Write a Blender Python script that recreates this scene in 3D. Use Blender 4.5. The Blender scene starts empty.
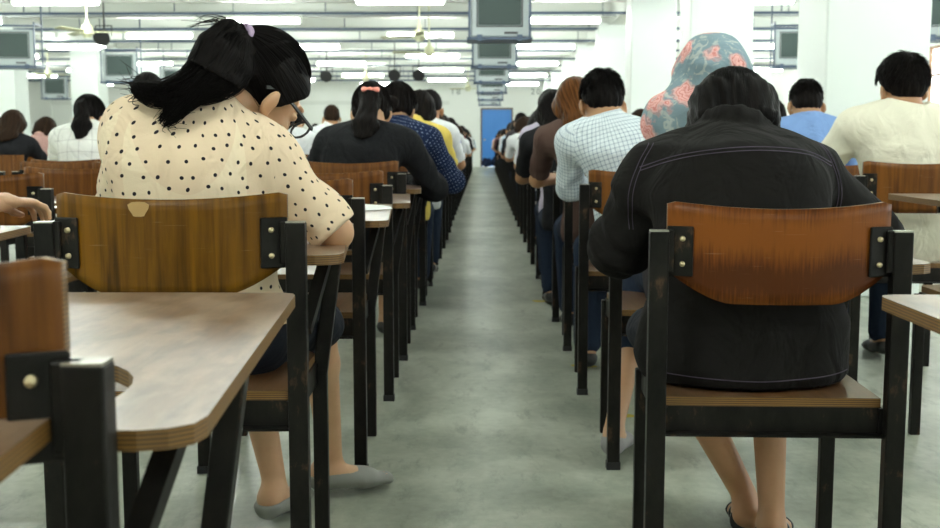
import bpy, bmesh, math, random
import numpy as np
from mathutils import Vector, Matrix, Euler
random.seed(7); RNG = np.random.RandomState(7)
PI = math.pi
sc = bpy.context.scene
COL = sc.collection
F32 = np.float32

# ------------------------------------------------------------------ object helpers
def link(name, me, parent=None, m=None):
    o = bpy.data.objects.new(name, me); COL.objects.link(o)
    if parent is not None: o.parent = parent
    if m is not None and me is not None and len(me.materials) == 0: me.materials.append(m)
    return o
def tag(o, label=None, cat=None, group=None, kind=None):
    if label: o['label'] = label
    if cat: o['category'] = cat
    if group: o['group'] = group
    if kind: o['kind'] = kind
    return o
def empty(name, loc=(0,0,0), rz=0):
    o = bpy.data.objects.new(name, None); COL.objects.link(o)
    o.location = loc; o.rotation_euler = (0,0,rz); o.empty_display_size = .1
    return o
def bm_obj(name, bm, m, parent=None, smooth=False):
    me = bpy.data.meshes.new(name); bmesh.ops.recalc_face_normals(bm, faces=bm.faces)
    bm.to_mesh(me); bm.free()
    if smooth:
        me.polygons.foreach_set('use_smooth', [True]*len(me.polygons))
    return link(name, me, parent, m)
def copy_tree(o, parent=None):
    kids = list(o.children)
    c = o.copy(); COL.objects.link(c)
    if parent is not None: c.parent = parent
    for ch in kids: copy_tree(ch, c)
    return c
def box(bm, c, s, rot=None):
    r = bmesh.ops.create_cube(bm, size=1.0)
    M = Matrix.Translation(c) @ (rot.to_4x4() if rot else Matrix.Identity(4)) @ Matrix.Diagonal((s[0], s[1], s[2], 1))
    bmesh.ops.transform(bm, matrix=M, verts=r['verts']); return r['verts']
def span(bm, x0, x1, y0, y1, z0, z1):
    return box(bm, ((x0+x1)/2, (y0+y1)/2, (z0+z1)/2), (x1-x0, y1-y0, z1-z0))
def bar(bm, a, b, w, d=None):
    a = Vector(a); b = Vector(b); d = d or w
    v = b-a; L = v.length; z = v.normalized()
    x = Vector((1,0,0)); x = (x - z*x.dot(z))
    if x.length < 1e-3: x = Vector((0,1,0))
    x.normalize(); y = z.cross(x)
    R = Matrix((x, y, z)).transposed()
    return box(bm, (a+b)/2, (w, d, L), R)
def cyl(bm, a, b, r, r2=None, n=12):
    a = Vector(a); b = Vector(b); v = b-a
    res = bmesh.ops.create_cone(bm, cap_ends=True, segments=n, radius1=r, radius2=r if r2 is None else r2, depth=v.length)
    M = Matrix.Translation((a+b)/2) @ v.to_track_quat('Z', 'Y').to_matrix().to_4x4()
    bmesh.ops.transform(bm, matrix=M, verts=res['verts']); return res['verts']
def bevel(bm, w, seg=2):
    bmesh.ops.bevel(bm, geom=[e for e in bm.edges if e.is_manifold and e.calc_face_angle(0) > .6], offset=w, segments=seg, affect='EDGES', profile=.5)
def prism(bm, pts, z0, z1):
    lo = [bm.verts.new((x, y, z0)) for x, y in pts]; hi = [bm.verts.new((x, y, z1)) for x, y in pts]
    n = len(pts); bm.faces.new(lo[::-1]); bm.faces.new(hi)
    for i in range(n): bm.faces.new((lo[i], lo[(i+1)%n], hi[(i+1)%n], hi[i]))

# ------------------------------------------------------------------ materials
def mat(name, col=(.5,.5,.5), rough=.5, metal=0, spec=.5, emit=None, es=0):
    m = bpy.data.materials.new(name); m.use_nodes = True
    b = m.node_tree.nodes['Principled BSDF']
    b.inputs['Base Color'].default_value = (*col, 1); b.inputs['Roughness'].default_value = rough
    b.inputs['Metallic'].default_value = metal; b.inputs['Specular IOR Level'].default_value = spec
    if emit:
        b.inputs['Emission Color'].default_value = (*emit, 1); b.inputs['Emission Strength'].default_value = es
    return m
class N:
    def __init__(s, m): s.t = m.node_tree; s.b = s.t.nodes['Principled BSDF']
    def n(s, typ, **kw):
        x = s.t.nodes.new(typ)
        for k, v in kw.items():
            if k in x.inputs.keys() if isinstance(k, str) and hasattr(x, 'inputs') else False: 
                x.inputs[k].default_value = v
            else: setattr(x, k, v)
        return x
    def l(s, a, b): s.t.links.new(a, b)
    def coord(s, kind='Object', scale=(1,1,1), rot=(0,0,0), loc=(0,0,0)):
        c = s.n('ShaderNodeTexCoord'); mp = s.n('ShaderNodeMapping')
        mp.inputs['Scale'].default_value = scale; mp.inputs['Rotation'].default_value = rot; mp.inputs['Location'].default_value = loc
        s.l(c.outputs[kind], mp.inputs['Vector']); return mp.outputs['Vector']
    def noise(s, vec, scale, detail=4, rough=.55, dist=0):
        x = s.n('ShaderNodeTexNoise'); x.inputs['Scale'].default_value = scale; x.inputs['Detail'].default_value = detail
        x.inputs['Roughness'].default_value = rough; x.inputs['Distortion'].default_value = dist
        s.l(vec, x.inputs['Vector']); return x.outputs['Fac']
    def ramp(s, fac, stops):
        x = s.n('ShaderNodeValToRGB'); e = x.color_ramp.elements
        while len(e) < len(stops): e.new(.5)
        for i, (p, c) in enumerate(stops):
            e[i].position = p; e[i].color = (*c, 1) if len(c) == 3 else c
        s.l(fac, x.inputs['Fac']); return x.outputs['Color']
    def mix(s, f, a, b, blend='MIX'):
        x = s.n('ShaderNodeMix'); x.data_type = 'RGBA'; x.blend_type = blend
        for idx, v in ((0, f), (6, a), (7, b)):
            if isinstance(v, bpy.types.NodeSocket): s.l(v, x.inputs[idx])
            elif idx == 0: x.inputs[0].default_value = v
            else: x.inputs[idx].default_value = (*v, 1)
        return x.outputs[2]
    def math(s, op, a, b=None, c=None):
        x = s.n('ShaderNodeMath'); x.operation = op
        for i, v in enumerate((a, b, c)):
            if v is None: continue
            if isinstance(v, bpy.types.NodeSocket): s.l(v, x.inputs[i])
            else: x.inputs[i].default_value = v
        return x.outputs[0]
    def bump(s, h, strength=.3, dist=.01):
        x = s.n('ShaderNodeBump'); x.inputs['Strength'].default_value = strength; x.inputs['Distance'].default_value = dist
        s.l(h, x.inputs['Height']); s.l(x.outputs['Normal'], s.b.inputs['Normal'])
    def set(s, k, v): s.l(v, s.b.inputs[k])

def wood(name, dark, light, vertical=True, rough=.3, worn=None, figure=False):
    m = mat(name, light, rough, spec=.5 if worn else .18); q = N(m)
    if figure:
        v = q.coord('Object', (16, 3, 3.2))
        w = q.n('ShaderNodeTexWave'); w.wave_type = 'RINGS'; w.inputs['Scale'].default_value = .9; w.inputs['Distortion'].default_value = 3.2
        w.inputs['Detail'].default_value = 2; w.inputs['Detail Scale'].default_value = .6
        v = q.coord('Object', (7, 3, 2.0), loc=(.4, 0, -.7)); q.l(v, w.inputs['Vector']); g = w.outputs['Fac']
        f = q.noise(q.coord('Object', (90, 10, 5)), 3, 4)
        g = q.math('MULTIPLY_ADD', f, .55, q.math('MULTIPLY', g, .45))
    else:
        sc_ = (26, 10, 1.4) if vertical else (34, 2.2, 10)
        g = q.noise(q.coord('Object', sc_), 1.5, 6, .6, .4)
    c = q.ramp(g, [(.34, dark), (.5, tuple(a*.45+b*.55 for a, b in zip(dark, light))), (.66, light)])
    big = q.noise(q.coord('Object'), 3.5, 3)
    c = q.mix(q.math('MULTIPLY', big, .5), c, dark)
    # thin scratches
    sv = q.coord('Object', (6, 6, 240), rot=(.2, .05, .1)) if vertical else q.coord('Object', (5, 200, 5), rot=(0, 0, .7))
    s_ = q.noise(sv, 2.2, 2); s_ = q.ramp(s_, [(.70, (0,0,0)), (.76, (1,1,1))])
    c = q.mix(q.math('MULTIPLY', s_, .13), c, (.75, .6, .42))
    if worn:
        n2 = q.noise(q.coord('Object', (2,.8,1)), 9, 6, .62, .3); k = q.ramp(n2, [(.42, (0,0,0)), (.60, (1,1,1))])
        c = q.mix(q.math('MULTIPLY', k, .6), c, worn)
        r = q.ramp(n2, [(.2, (.29,)*3), (.9, (.42,)*3)]); q.set('Roughness', r)
    else:
        r = q.ramp(q.noise(q.coord('Object'), 20, 3), [(.3, (max(.29, rough),)*3), (.8, (rough*1.5,)*3)]); q.set('Roughness', r)
    q.set('Base Color', c); q.bump(g, .08, .002)
    return m
M = {}
M['back'] = wood('varnished_plywood', (.065, .021, .004), (.22, .080, .012))
M['back_fig'] = wood('figured_plywood', (.075, .019, .003), (.26, .078, .010), figure=True)
M['back_gold'] = wood('golden_plywood', (.055, .022, .002), (.23, .098, .004))
M['back_dark'] = wood('dark_plywood', (.075, .026, .006), (.21, .082, .018))
M['seat'] = wood('seat_plywood', (.075, .032, .010), (.18, .085, .032), vertical=False, rough=.25, worn=(.20, .12, .07))
M['desk'] = wood('desk_plywood', (.060, .024, .008), (.21, .105, .048), vertical=False, rough=.25, worn=(.36, .26, .18))
M['seat'].node_tree.nodes['Principled BSDF'].inputs['Coat Weight'].default_value = .3
b_ = M['desk'].node_tree.nodes['Principled BSDF']; b_.inputs['Coat Weight'].default_value = .6; b_.inputs['Coat Roughness'].default_value = .34; b_.inputs['Coat IOR'].default_value = 1.75
def ply_edge():
    m = mat('plywood_edge', (.35, .2, .08), .5); q = N(m)
    w = q.n('ShaderNodeTexWave'); w.bands_direction = 'Z'; w.inputs['Scale'].default_value = 75; w.inputs['Distortion'].default_value = .6
    q.l(q.coord('Object'), w.inputs['Vector'])
    c = q.ramp(w.outputs['Fac'], [(.3, (.06, .026, .004)), (.6, (.24, .115, .018))])
    n2 = q.noise(q.coord('Object'), 14, 4)
    q.set('Base Color', q.mix(q.math('MULTIPLY', n2, .5), c, (.10, .055, .02))); return m
M['edge'] = ply_edge()
def steel():
    m = mat('blackened_steel', (.03, .028, .024), .42, .3, .2); q = N(m)
    n1 = q.noise(q.coord('Object', (1, 1, .5)), 22, 6, .65)
    q.set('Base Color', q.ramp(n1, [(.30, (.006, .0055, .005)), (.60, (.015, .013, .011)), (.72, (.11, .065, .035))]))
    q.set('Roughness', q.ramp(n1, [(.3, (.32,)*3), (.8, (.6,)*3)])); q.bump(n1, .15, .002); return m
M['steel'] = steel()
M['bare'] = mat('bare_metal', (.45, .43, .38), .35, .9)
M['brass'] = mat('bolt_metal', (.55, .45, .28), .35, .9)
def floor_mat():
    m = mat('polished_concrete', (.3, .33, .28), .3); q = N(m)
    v = q.coord('Object')
    a = q.noise(v, .8, 4, .5, .3); b = q.noise(q.coord('Object', (1.2, .8, 1), rot=(0,0,.5)), 3.2, 7, .62, .5); c3 = q.noise(v, 30, 5, .6)
    mx = q.math('MULTIPLY_ADD', a, .5, q.math('MULTIPLY_ADD', b, .4, q.math('MULTIPLY', c3, .12)))
    c = q.ramp(mx, [(.40, (.19, .21, .165)), (.5, (.34, .365, .295)), (.61, (.53, .55, .465))])
    st = q.ramp(q.noise(q.coord('Object', (3, 1, 1), rot=(0,0,.9)), 5, 6, .7), [(.54, (0,0,0)), (.68, (1,1,1))])
    c = q.mix(q.math('MULTIPLY', st, .6), c, (.15, .165, .13))
    q.set('Base Color', c); q.set('Roughness', q.ramp(b, [(.2, (.285,)*3), (.8, (.36,)*3)])); pass
    return m
M['floor'] = floor_mat()
def paint(name, col, rough=.6, amt=.08, sc_=2):
    m = mat(name, col, rough); q = N(m); n1 = q.noise(q.coord('Object'), sc_, 5)
    q.set('Base Color', q.mix(q.math('MULTIPLY', n1, amt*2), col, tuple(c*.75 for c in col))); return m
M['wall'] = paint('white_wall_paint', (.84, .86, .82))
M['column'] = paint('white_column_paint', (.80, .85, .82), .55, .04)
M['ceiling'] = paint('ceiling_paint', (.62, .64, .60), .8, .12, 1.3)
M['beam'] = paint('beam_paint', (.74, .76, .72), .7, .1)
M['rail'] = mat('dark_blue_rail', (.06, .09, .15), .45)
M['conduit'] = mat('grey_conduit', (.28, .30, .30), .5)
M['tube'] = mat('lit_tube', (1, 1, 1), .4, emit=(.93, 1.0, .93), es=15)
M['door'] = paint('blue_door_paint', (.018, .20, .62), .4, .08)
M['doorframe'] = mat('door_frame_paint', (.12, .10, .09), .5)
M['tvcase'] = mat('silver_grey_plastic', (.40, .45, .46), .45)
M['tvback'] = mat('dark_plastic', (.03, .03, .035), .5)
M['screen'] = mat('dark_screen', (.05, .075, .07), .4, 0, .25)
M['cream'] = mat('cream_enamel', (.62, .62, .42), .4)
M['black'] = mat('matt_black', (.012, .012, .013), .6)
M['winframe'] = mat('brown_window_frame', (.22, .11, .04), .5)
M['yellow'] = mat('yellow_floor_paint', (.55, .42, .03), .6)
M['number'] = mat('grey_painted_number', (.22, .24, .24), .7)
M['paper'] = mat('white_paper', (.85, .86, .84), .7)
def glass():
    m = bpy.data.materials.new('window_glass'); m.use_nodes = True; t = m.node_tree; t.nodes.clear()
    o = t.nodes.new('ShaderNodeOutputMaterial'); x = t.nodes.new('ShaderNodeMixShader'); x.inputs[0].default_value = .1
    a = t.nodes.new('ShaderNodeBsdfTransparent'); b = t.nodes.new('ShaderNodeBsdfGlossy'); b.inputs['Roughness'].default_value = .05
    t.links.new(a.outputs[0], x.inputs[1]); t.links.new(b.outputs[0], x.inputs[2]); t.links.new(x.outputs[0], o.inputs[0]); return m
M['glass'] = glass()
def skin(name, col):
    m = mat(name, col, .5); b = m.node_tree.nodes['Principled BSDF']
    b.inputs['Subsurface Weight'].default_value = .12; b.inputs['Subsurface Radius'].default_value = (.02, .008, .004); b.inputs['Subsurface Scale'].default_value = .5
    q = N(m); n1 = q.noise(q.coord('Object'), 18, 4)
    q.set('Base Color', q.mix(n1, col, tuple(c*k for c, k in zip(col, (.82, .74, .7))))); return m
M['skin'] = skin('tan_skin', (.46, .25, .13))
M['skin_light'] = skin('light_skin', (.60, .36, .21))
def hairm(name, c0, c1, rough=.52):
    m = mat(name, c0, rough, spec=.12); m.node_tree.nodes['Principled BSDF'].inputs['IOR'].default_value = 1.3; q = N(m)
    a = q.noise(q.coord('UV', (34, 2.2, 1)), 3.0, 4, .6, .2)
    b = q.noise(q.coord('UV', (5, 1.1, 1)), 2.0, 3, .6, .5)
    h = q.math('MULTIPLY_ADD', b, .8, q.math('MULTIPLY', a, .6))
    q.set('Base Color', q.ramp(a, [(.4, c0), (.75, c1)])); q.bump(h, .9, .012)
    q.set('Roughness', q.ramp(a, [(.3, (rough*.8,)*3), (.7, (rough*1.5,)*3)])); return m
M['hair'] = hairm('black_hair', (.004, .0035, .0035), (.013, .010, .009))
M['hair_soft'] = hairm('soft_black_hair', (.005, .004, .004), (.016, .012, .010), .5)
M['hair_dark_brown'] = hairm('dark_brown_hair', (.016, .009, .006), (.045, .025, .014), .5)
M['hair_brown'] = hairm('brown_hair', (.05, .018, .006), (.18, .07, .02), .4)
def cloth(name, col, var=.1, rough=.85, fine=350, sheen=.0):
    m = mat(name, col, rough, spec=.12); b = m.node_tree.nodes['Principled BSDF']; b.inputs['Sheen Weight'].default_value = sheen
    q = N(m); n1 = q.noise(q.coord('Object'), 6, 4)
    q.set('Base Color', q.mix(q.math('MULTIPLY', n1, var*2), col, tuple(c*.7 for c in col)))
    fold = q.noise(q.coord('Object', (1.2, 1.2, .8)), 9, 3, .5, .8); f2 = q.noise(q.coord('Object'), fine, 2)
    q.bump(q.math('MULTIPLY_ADD', f2, .03, fold), .8, .025); return m
def cloth_polka():
    m = cloth('polka_dot_blouse', (.84, .69, .50), .06, .8); q = N(m)
    c = q.n('ShaderNodeTexCoord'); sp = q.n('ShaderNodeSeparateXYZ'); q.l(c.outputs['UV'], sp.inputs[0])
    wv = q.noise(q.coord('UV', (1,1,1)), 7, 2)
    S = .035
    x = q.math('ADD', q.math('DIVIDE', sp.outputs[0], S), q.math('MULTIPLY', wv, 1.1)); y = q.math('ADD', q.math('DIVIDE', sp.outputs[1], S*.80), q.math('MULTIPLY', wv, .7))
    row = q.math('FLOOR', y); odd = q.math('MULTIPLY', q.math('FRACT', q.math('MULTIPLY', row, .5)), 1.0)
    xo = q.math('ADD', x, odd); cmb = q.n('ShaderNodeCombineXYZ'); q.l(q.math('FLOOR', xo), cmb.inputs[0]); q.l(row, cmb.inputs[1])
    wn = q.n('ShaderNodeTexWhiteNoise'); q.l(cmb.outputs[0], wn.inputs['Vector']); wc = q.n('ShaderNodeSeparateColor'); q.l(wn.outputs['Color'], wc.inputs[0])
    fx = q.math('SUBTRACT', q.math('FRACT', xo), q.math('MULTIPLY_ADD', wc.outputs[0], .42, .29))
    fy = q.math('MULTIPLY', q.math('SUBTRACT', q.math('FRACT', y), q.math('MULTIPLY_ADD', wc.outputs[1], .42, .29)), .80)
    d = q.math('SQRT', q.math('ADD', q.math('MULTIPLY', fx, fx), q.math('MULTIPLY', fy, fy)))
    k = q.ramp(d, [(.100, (1,1,1)), (.122, (0,0,0))])
    base = q.b.inputs['Base Color'].links[0].from_socket
    u, v = sp.outputs[0], sp.outputs[1]; au = q.math('ABSOLUTE', u)     # camisole worn under the sheer blouse
    scoop = q.math('LESS_THAN', v, q.math('MULTIPLY_ADD', q.math('MULTIPLY', u, u), 9.0, .275))
    cam = q.math('MAXIMUM', q.math('MULTIPLY', scoop, q.math('LESS_THAN', au, .13)), q.math('MULTIPLY', q.math('LESS_THAN', v, .275), q.math('LESS_THAN', au, .25)))
    base = q.mix(cam, q.mix(.22, base, (.62, .36, .22)), base)
    q.set('Base Color', q.mix(k, base, (.018, .014, .02))); return m
def cloth_check(name, base, line, S=.016, w=.2, amt=.75, axis2=True):
    m = cloth(name, base, .04, .8); q = N(m)
    c = q.n('ShaderNodeTexCoord'); sp = q.n('ShaderNodeSeparateXYZ'); q.l(c.outputs['UV'], sp.inputs[0])
    ks = []
    for i in range(2):
        f = q.math('FRACT', q.math('DIVIDE', sp.outputs[i], S)); ks.append(q.math('LESS_THAN', f, w))
    k = q.math('MULTIPLY', q.math('ADD', ks[0], ks[1]), amt*.6)
    b = q.b.inputs['Base Color'].links[0].from_socket
    q.set('Base Color', q.mix(k, b, line)); return m
def cloth_pin(name, base, dot, S=.02):
    m = cloth(name, base, .08, .8); q = N(m)
    v = q.n('ShaderNodeTexVoronoi'); v.inputs['Scale'].default_value = 1/S; v.inputs['Randomness'].default_value = .15
    q.l(q.coord('UV'), v.inputs['Vector']); k = q.ramp(v.outputs['Distance'], [(.14, (1,1,1)), (.2, (0,0,0))])
    q.set('Base Color', q.mix(k, q.b.inputs['Base Color'].links[0].from_socket, dot)); return m
def cloth_floral():
    m = cloth('floral_headscarf', (.24, .33, .38), .2, .8); q = N(m)
    o = q.coord('Object')
    v = q.n('ShaderNodeTexVoronoi'); v.inputs['Scale'].default_value = 12; v.inputs['Randomness'].default_value = .7
    wz = q.n('ShaderNodeTexNoise'); wz.inputs['Scale'].default_value = 22; wz.inputs['Detail'].default_value = 3; q.l(o, wz.inputs['Vector'])
    wv = q.n('ShaderNodeVectorMath'); wv.operation = 'MULTIPLY_ADD'; q.l(wz.outputs['Color'], wv.inputs[0]); wv.inputs[1].default_value = (.07,)*3; q.l(o, wv.inputs[2])
    q.l(wv.outputs[0], v.inputs['Vector'])
    d = v.outputs['Distance']; sepc = q.n('ShaderNodeSeparateColor'); q.l(v.outputs['Color'], sepc.inputs[0])
    pick = q.math('GREATER_THAN', sepc.outputs[0], .34)
    petal = q.ramp(d, [(.38, (1,1,1)), (.54, (0,0,0))])
    pc = q.ramp(q.math('FRACT', q.math('MULTIPLY', d, 9)), [(.1, (.62, .22, .21)), (.6, (.82, .46, .43))])
    leaf = q.ramp(q.noise(o, 26, 3, .5, 1.2), [(.56, (0,0,0)), (.62, (1,1,1))])
    b = q.mix(leaf, q.b.inputs['Base Color'].links[0].from_socket, (.42, .46, .46))
    q.set('Base Color', q.mix(q.math('MULTIPLY', petal, pick), b, pc)); return m
M['polka'] = cloth_polka()
M['jacket'] = cloth('black_cotton_jacket', (.013, .0115, .011), .2, .9, 500, .0)
M['stitch'] = mat('purple_grey_stitching', (.075, .055, .09), .8)
M['floral'] = cloth_floral()
M['check'] = cloth_check('blue_white_check', (.74, .80, .84), (.16, .24, .36), .017, .22)
M['plaid'] = cloth_check('white_plaid', (.84, .84, .80), (.35, .32, .33), .075, .07, .6)
M['pin_navy'] = cloth_pin('navy_dotted', (.012, .022, .065), (.25, .30, .42))
CL = dict(cream=(.80, .76, .62), blue=(.22, .36, .68), black=(.014, .014, .016), white=(.80, .82, .84), yellow=(.78, .60, .14),
          lilac=(.55, .49, .62), peach=(.78, .47, .34), grey=(.50, .56, .62), navy=(.015, .025, .09), maroon=(.16, .02, .03),
          pale_blue=(.52, .66, .82), pink=(.50, .30, .27), royal=(.02, .03, .42), dark_grey=(.05, .045, .05), brown=(.10, .06, .05))
for k, v in CL.items(): M['c_'+k] = cloth(k+'_cotton', v)
M['denim'] = cloth('dark_denim', (.02, .03, .055), .3)
M['skirt'] = cloth('black_skirt', (.015, .017, .024), .2)
M['shoe_grey'] = mat('grey_leather', (.20, .20, .18), .45)
M['shoe_black'] = mat('black_leather', (.012, .012, .013), .35)
M['shoe_mix'] = mat('grey_mesh', (.30, .29, .29), .6)
M['bow'] = mat('coral_pink_bow', (.85, .28, .22), .5)
M['tie'] = mat('lilac_hair_tie', (.42, .30, .45), .6)
M['navy_bag'] = cloth('navy_bag', (.012, .02, .05), .2)

# ------------------------------------------------------------------ signed-distance modelling
def V3(p): return np.array(p, dtype=F32)
class Ecap:   # capsule with an elliptical section; radii (side, depth) at both ends
    def __init__(s, a, b, ra, rb=None, side=(1,0,0), k=.03):
        s.a = V3(a); s.b = V3(b); rb = ra if rb is None else rb
        s.ra = V3(ra if hasattr(ra, '__len__') else (ra, ra)); s.rb = V3(rb if hasattr(rb, '__len__') else (rb, rb)); s.k = k
        ax = s.b-s.a; s.L = float(np.linalg.norm(ax)) or 1e-5; s.t = ax/s.L
        sd = V3(side); sd = sd-s.t*float(sd@s.t); n = np.linalg.norm(sd)
        if n < 1e-3: sd = V3((0,1,0)); sd = sd-s.t*float(sd@s.t); n = np.linalg.norm(sd)
        s.s = sd/n; s.n = np.cross(s.t, s.s)
        s.rm = min(s.ra.min(), s.rb.min())
        r = max(s.ra.max(), s.rb.max()); s.lo = np.minimum(s.a, s.b)-r; s.hi = np.maximum(s.a, s.b)+r
    def __call__(s, P):
        q = P-s.a; u = q@s.t; tt = np.clip(u/s.L, 0, 1); e = u-tt*s.L
        r1 = s.ra[0]+(s.rb[0]-s.ra[0])*tt; r2 = s.ra[1]+(s.rb[1]-s.ra[1])*tt
        x = q@s.s; y = q@s.n; rr = np.minimum(r1, r2)
        l = np.sqrt((x/r1)**2+(y/r2)**2+(e/rr)**2)
        g = np.sqrt(x*x+y*y+e*e)
        return np.where(l > 1, (l-1)*g/np.maximum(l, 1e-4), (l-1)*rr)
class Ell:
    def __init__(s, c, r, R=None, k=.02):
        s.c = V3(c); s.r = V3(r); s.R = np.eye(3, dtype=F32) if R is None else np.array(R, dtype=F32); s.k = k
        m = s.r.max(); s.lo = s.c-m; s.hi = s.c+m
    def __call__(s, P):
        q = (P-s.c)@s.R; l = np.sqrt(((q/s.r)**2).sum(-1)); g = np.sqrt((q*q).sum(-1))
        return np.where(l > 1, (l-1)*g/np.maximum(l, 1e-4), (l-1)*s.r.min())
def smin(a, b, k):
    h = np.clip(.5+.5*(b-a)/k, 0, 1); return b+(a-b)*h-k*h*(1-h)
def cutplane(p, n):
    p = V3(p); n = V3(n)/np.linalg.norm(n); return lambda P: (P-p)@n     # keeps the side the normal points away from
def sdf_mesh(prims, res, cuts=(), disp=None, pad=.02):
    lo = np.min([p.lo for p in prims], 0)-pad; hi = np.max([p.hi for p in prims], 0)+pad
    B = 8; nb = np.ceil((hi-lo)/(res*B)).astype(int)+1
    bi = np.stack(np.meshgrid(*[np.arange(n) for n in nb], indexing='ij'), -1).reshape(-1, 3)
    cen = (lo+(bi*B+(B-1)/2)*res).astype(F32); hd = B*res*.87
    dc = [p(cen) for p in prims]; dm = dc[0].copy()
    for p, d in zip(prims[1:], dc[1:]): dm = smin(dm, d, p.k)
    dcut = dm.copy()
    for c in cuts: dcut = np.maximum(dcut, c(cen))
    keep = np.abs(dcut) < hd*1.5+.012
    n3 = nb*B; Fd = np.where(dcut < 0, -1, 1).astype(F32)
    Fb = np.repeat(Fd[:, None], B**3, 1)
    off = np.stack(np.meshgrid(*[np.arange(B)]*3, indexing='ij'), -1).reshape(-1, 3).astype(F32)*res
    kb = np.nonzero(keep)[0]
    P = ((lo+bi[kb]*B*res)[:, None, :]+off[None]).astype(F32)
    D = np.full(P.shape[:2], 1.0, dtype=F32)
    for p, d in zip(prims, dc):
        sel = np.nonzero(d[kb] < dm[kb]+2.6*hd+2*p.k)[0]
        if len(sel): D[sel] = smin(D[sel], p(P[sel]), p.k)
    if disp is not None: D = D+disp(P)
    for c in cuts: D = np.maximum(D, c(P))
    Fb[kb] = D
    G = Fb.reshape(nb[0], nb[1], nb[2], B, B, B).transpose(0, 3, 1, 4, 2, 5).reshape(n3)
    S = G < 0
    c8 = [S[i:n3[0]-1+i, j:n3[1]-1+j, k:n3[2]-1+k] for i in (0,1) for j in (0,1) for k in (0,1)]
    cnt = sum(c.astype(np.int8) for c in c8); act = (cnt > 0) & (cnt < 8)
    idx = np.argwhere(act); vid = np.full(act.shape, -1, dtype=np.int32); vid[act] = np.arange(len(idx))
    co = np.zeros((len(idx), 3)); w = np.zeros(len(idx))
    cs = [(i, j, k) for i in (0,1) for j in (0,1) for k in (0,1)]
    val = {c: G[idx[:,0]+c[0], idx[:,1]+c[1], idx[:,2]+c[2]].astype(float) for c in cs}
    for a in cs:
        for ax in range(3):
            if a[ax] == 0:
                b = list(a); b[ax] = 1; b = tuple(b); va, vb = val[a], val[b]; m = (va < 0) != (vb < 0)
                t = va/np.where(m, va-vb, 1); p = np.array(a, float)[None].repeat(len(idx), 0); p[:, ax] += t
                co[m] += p[m]; w[m] += 1
    verts = lo+(idx+co/w[:, None])*res
    faces = []
    for ax in range(3):
        o1, o2 = [(1,2), (2,0), (0,1)][ax]
        sl0 = [slice(None)]*3; sl1 = [slice(None)]*3; sl0[ax] = slice(0, -1); sl1[ax] = slice(1, None)
        A = S[tuple(sl0)]; Bb = S[tuple(sl1)]; e = np.argwhere(A != Bb)
        ok = np.all(e[:, [o1, o2]] > 0, 1) & (e[:, o1] < n3[o1]-1) & (e[:, o2] < n3[o2]-1); e = e[ok]
        if not len(e): continue
        def g(d1, d2):
            q = e.copy(); q[:, o1] -= d1; q[:, o2] -= d2; return vid[q[:,0], q[:,1], q[:,2]]
        f = np.stack([g(1,1), g(0,1), g(0,0), g(1,0)], 1)
        fl = ~A[e[:,0], e[:,1], e[:,2]]; f[fl] = f[fl][:, ::-1]; faces.append(f)
    faces = np.concatenate(faces); faces = faces[(faces >= 0).all(1)]
    return verts.astype(F32), faces
def np_mesh(name, V, Fq, uvgroups=None):
    me = bpy.data.meshes.new(name)
    me.vertices.add(len(V)); me.vertices.foreach_set('co', np.asarray(V, F32).ravel())
    n = Fq.shape[1]; me.loops.add(Fq.size); me.loops.foreach_set('vertex_index', Fq.astype(np.int32).ravel())
    me.polygons.add(len(Fq)); me.polygons.foreach_set('loop_start', np.arange(0, Fq.size, n, dtype=np.int32))
    me.polygons.foreach_set('use_smooth', np.ones(len(Fq), bool))
    if uvgroups:
        ds = np.stack([g.dist(V) for g in uvgroups]); best = ds[:, Fq].mean(-1).argmin(0)
        uv = np.zeros((Fq.size//n, n, 2))
        for gi, g in enumerate(uvgroups):
            m = best == gi
            if not m.any(): continue
            th, v, r = g.uv(V); t = th[Fq[m]]; t = t-np.round((t-t[:, :1])/(2*PI))*2*PI
            uv[m, :, 0] = t*r+g.off; uv[m, :, 1] = v[Fq[m]]
        l = me.uv_layers.new(name='UVMap'); l.data.foreach_set('uv', uv.astype(F32).ravel())
    me.update(calc_edges=True); me.validate(); return me
class AxisUV:
    def __init__(s, pts, r, ref=(0,-1,0), off=0.): s.p = [V3(p) for p in pts]; s.r = r; s.ref = V3(ref); s.off = off
    def _seg(s, V):
        bd = np.full(len(V), 1e9); v = np.zeros(len(V)); th = np.zeros(len(V)); acc = 0
        for a, b in zip(s.p, s.p[1:]):
            ax = b-a; L = np.linalg.norm(ax); t = ax/L; q = V-a; u = q@t; e = np.clip(u, 0, L); rr = q-e[:, None]*t; d = np.linalg.norm(rr, axis=1)
            n = s.ref-t*(s.ref@t); n /= np.linalg.norm(n); sd = np.cross(t, n); m = d < bd
            bd[m] = d[m]; v[m] = (acc+u)[m] if True else 0; th[m] = np.arctan2(rr@sd, rr@n)[m]; acc += L
        return bd, v, th
    def dist(s, V): return s._seg(V)[0]/s.r
    def uv(s, V): _, v, th = s._seg(V); return th, v, s.r
class PoleUV:
    def __init__(s, c, pole, r): s.c = V3(c); s.p = V3(pole)/np.linalg.norm(pole); s.r = r; s.off = 0.
    def dist(s, V): return np.linalg.norm(V-s.c, axis=1)/s.r
    def uv(s, V):
        q = V-s.c; z = q@s.p; n = np.cross(s.p, [1, .13, 0]); n /= np.linalg.norm(n); m = np.cross(s.p, n)
        th = np.arctan2(q@m, q@n); return th, np.arctan2(np.linalg.norm(q-z[:, None]*s.p, axis=1), z)*s.r*1.0, s.r*.6
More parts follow.
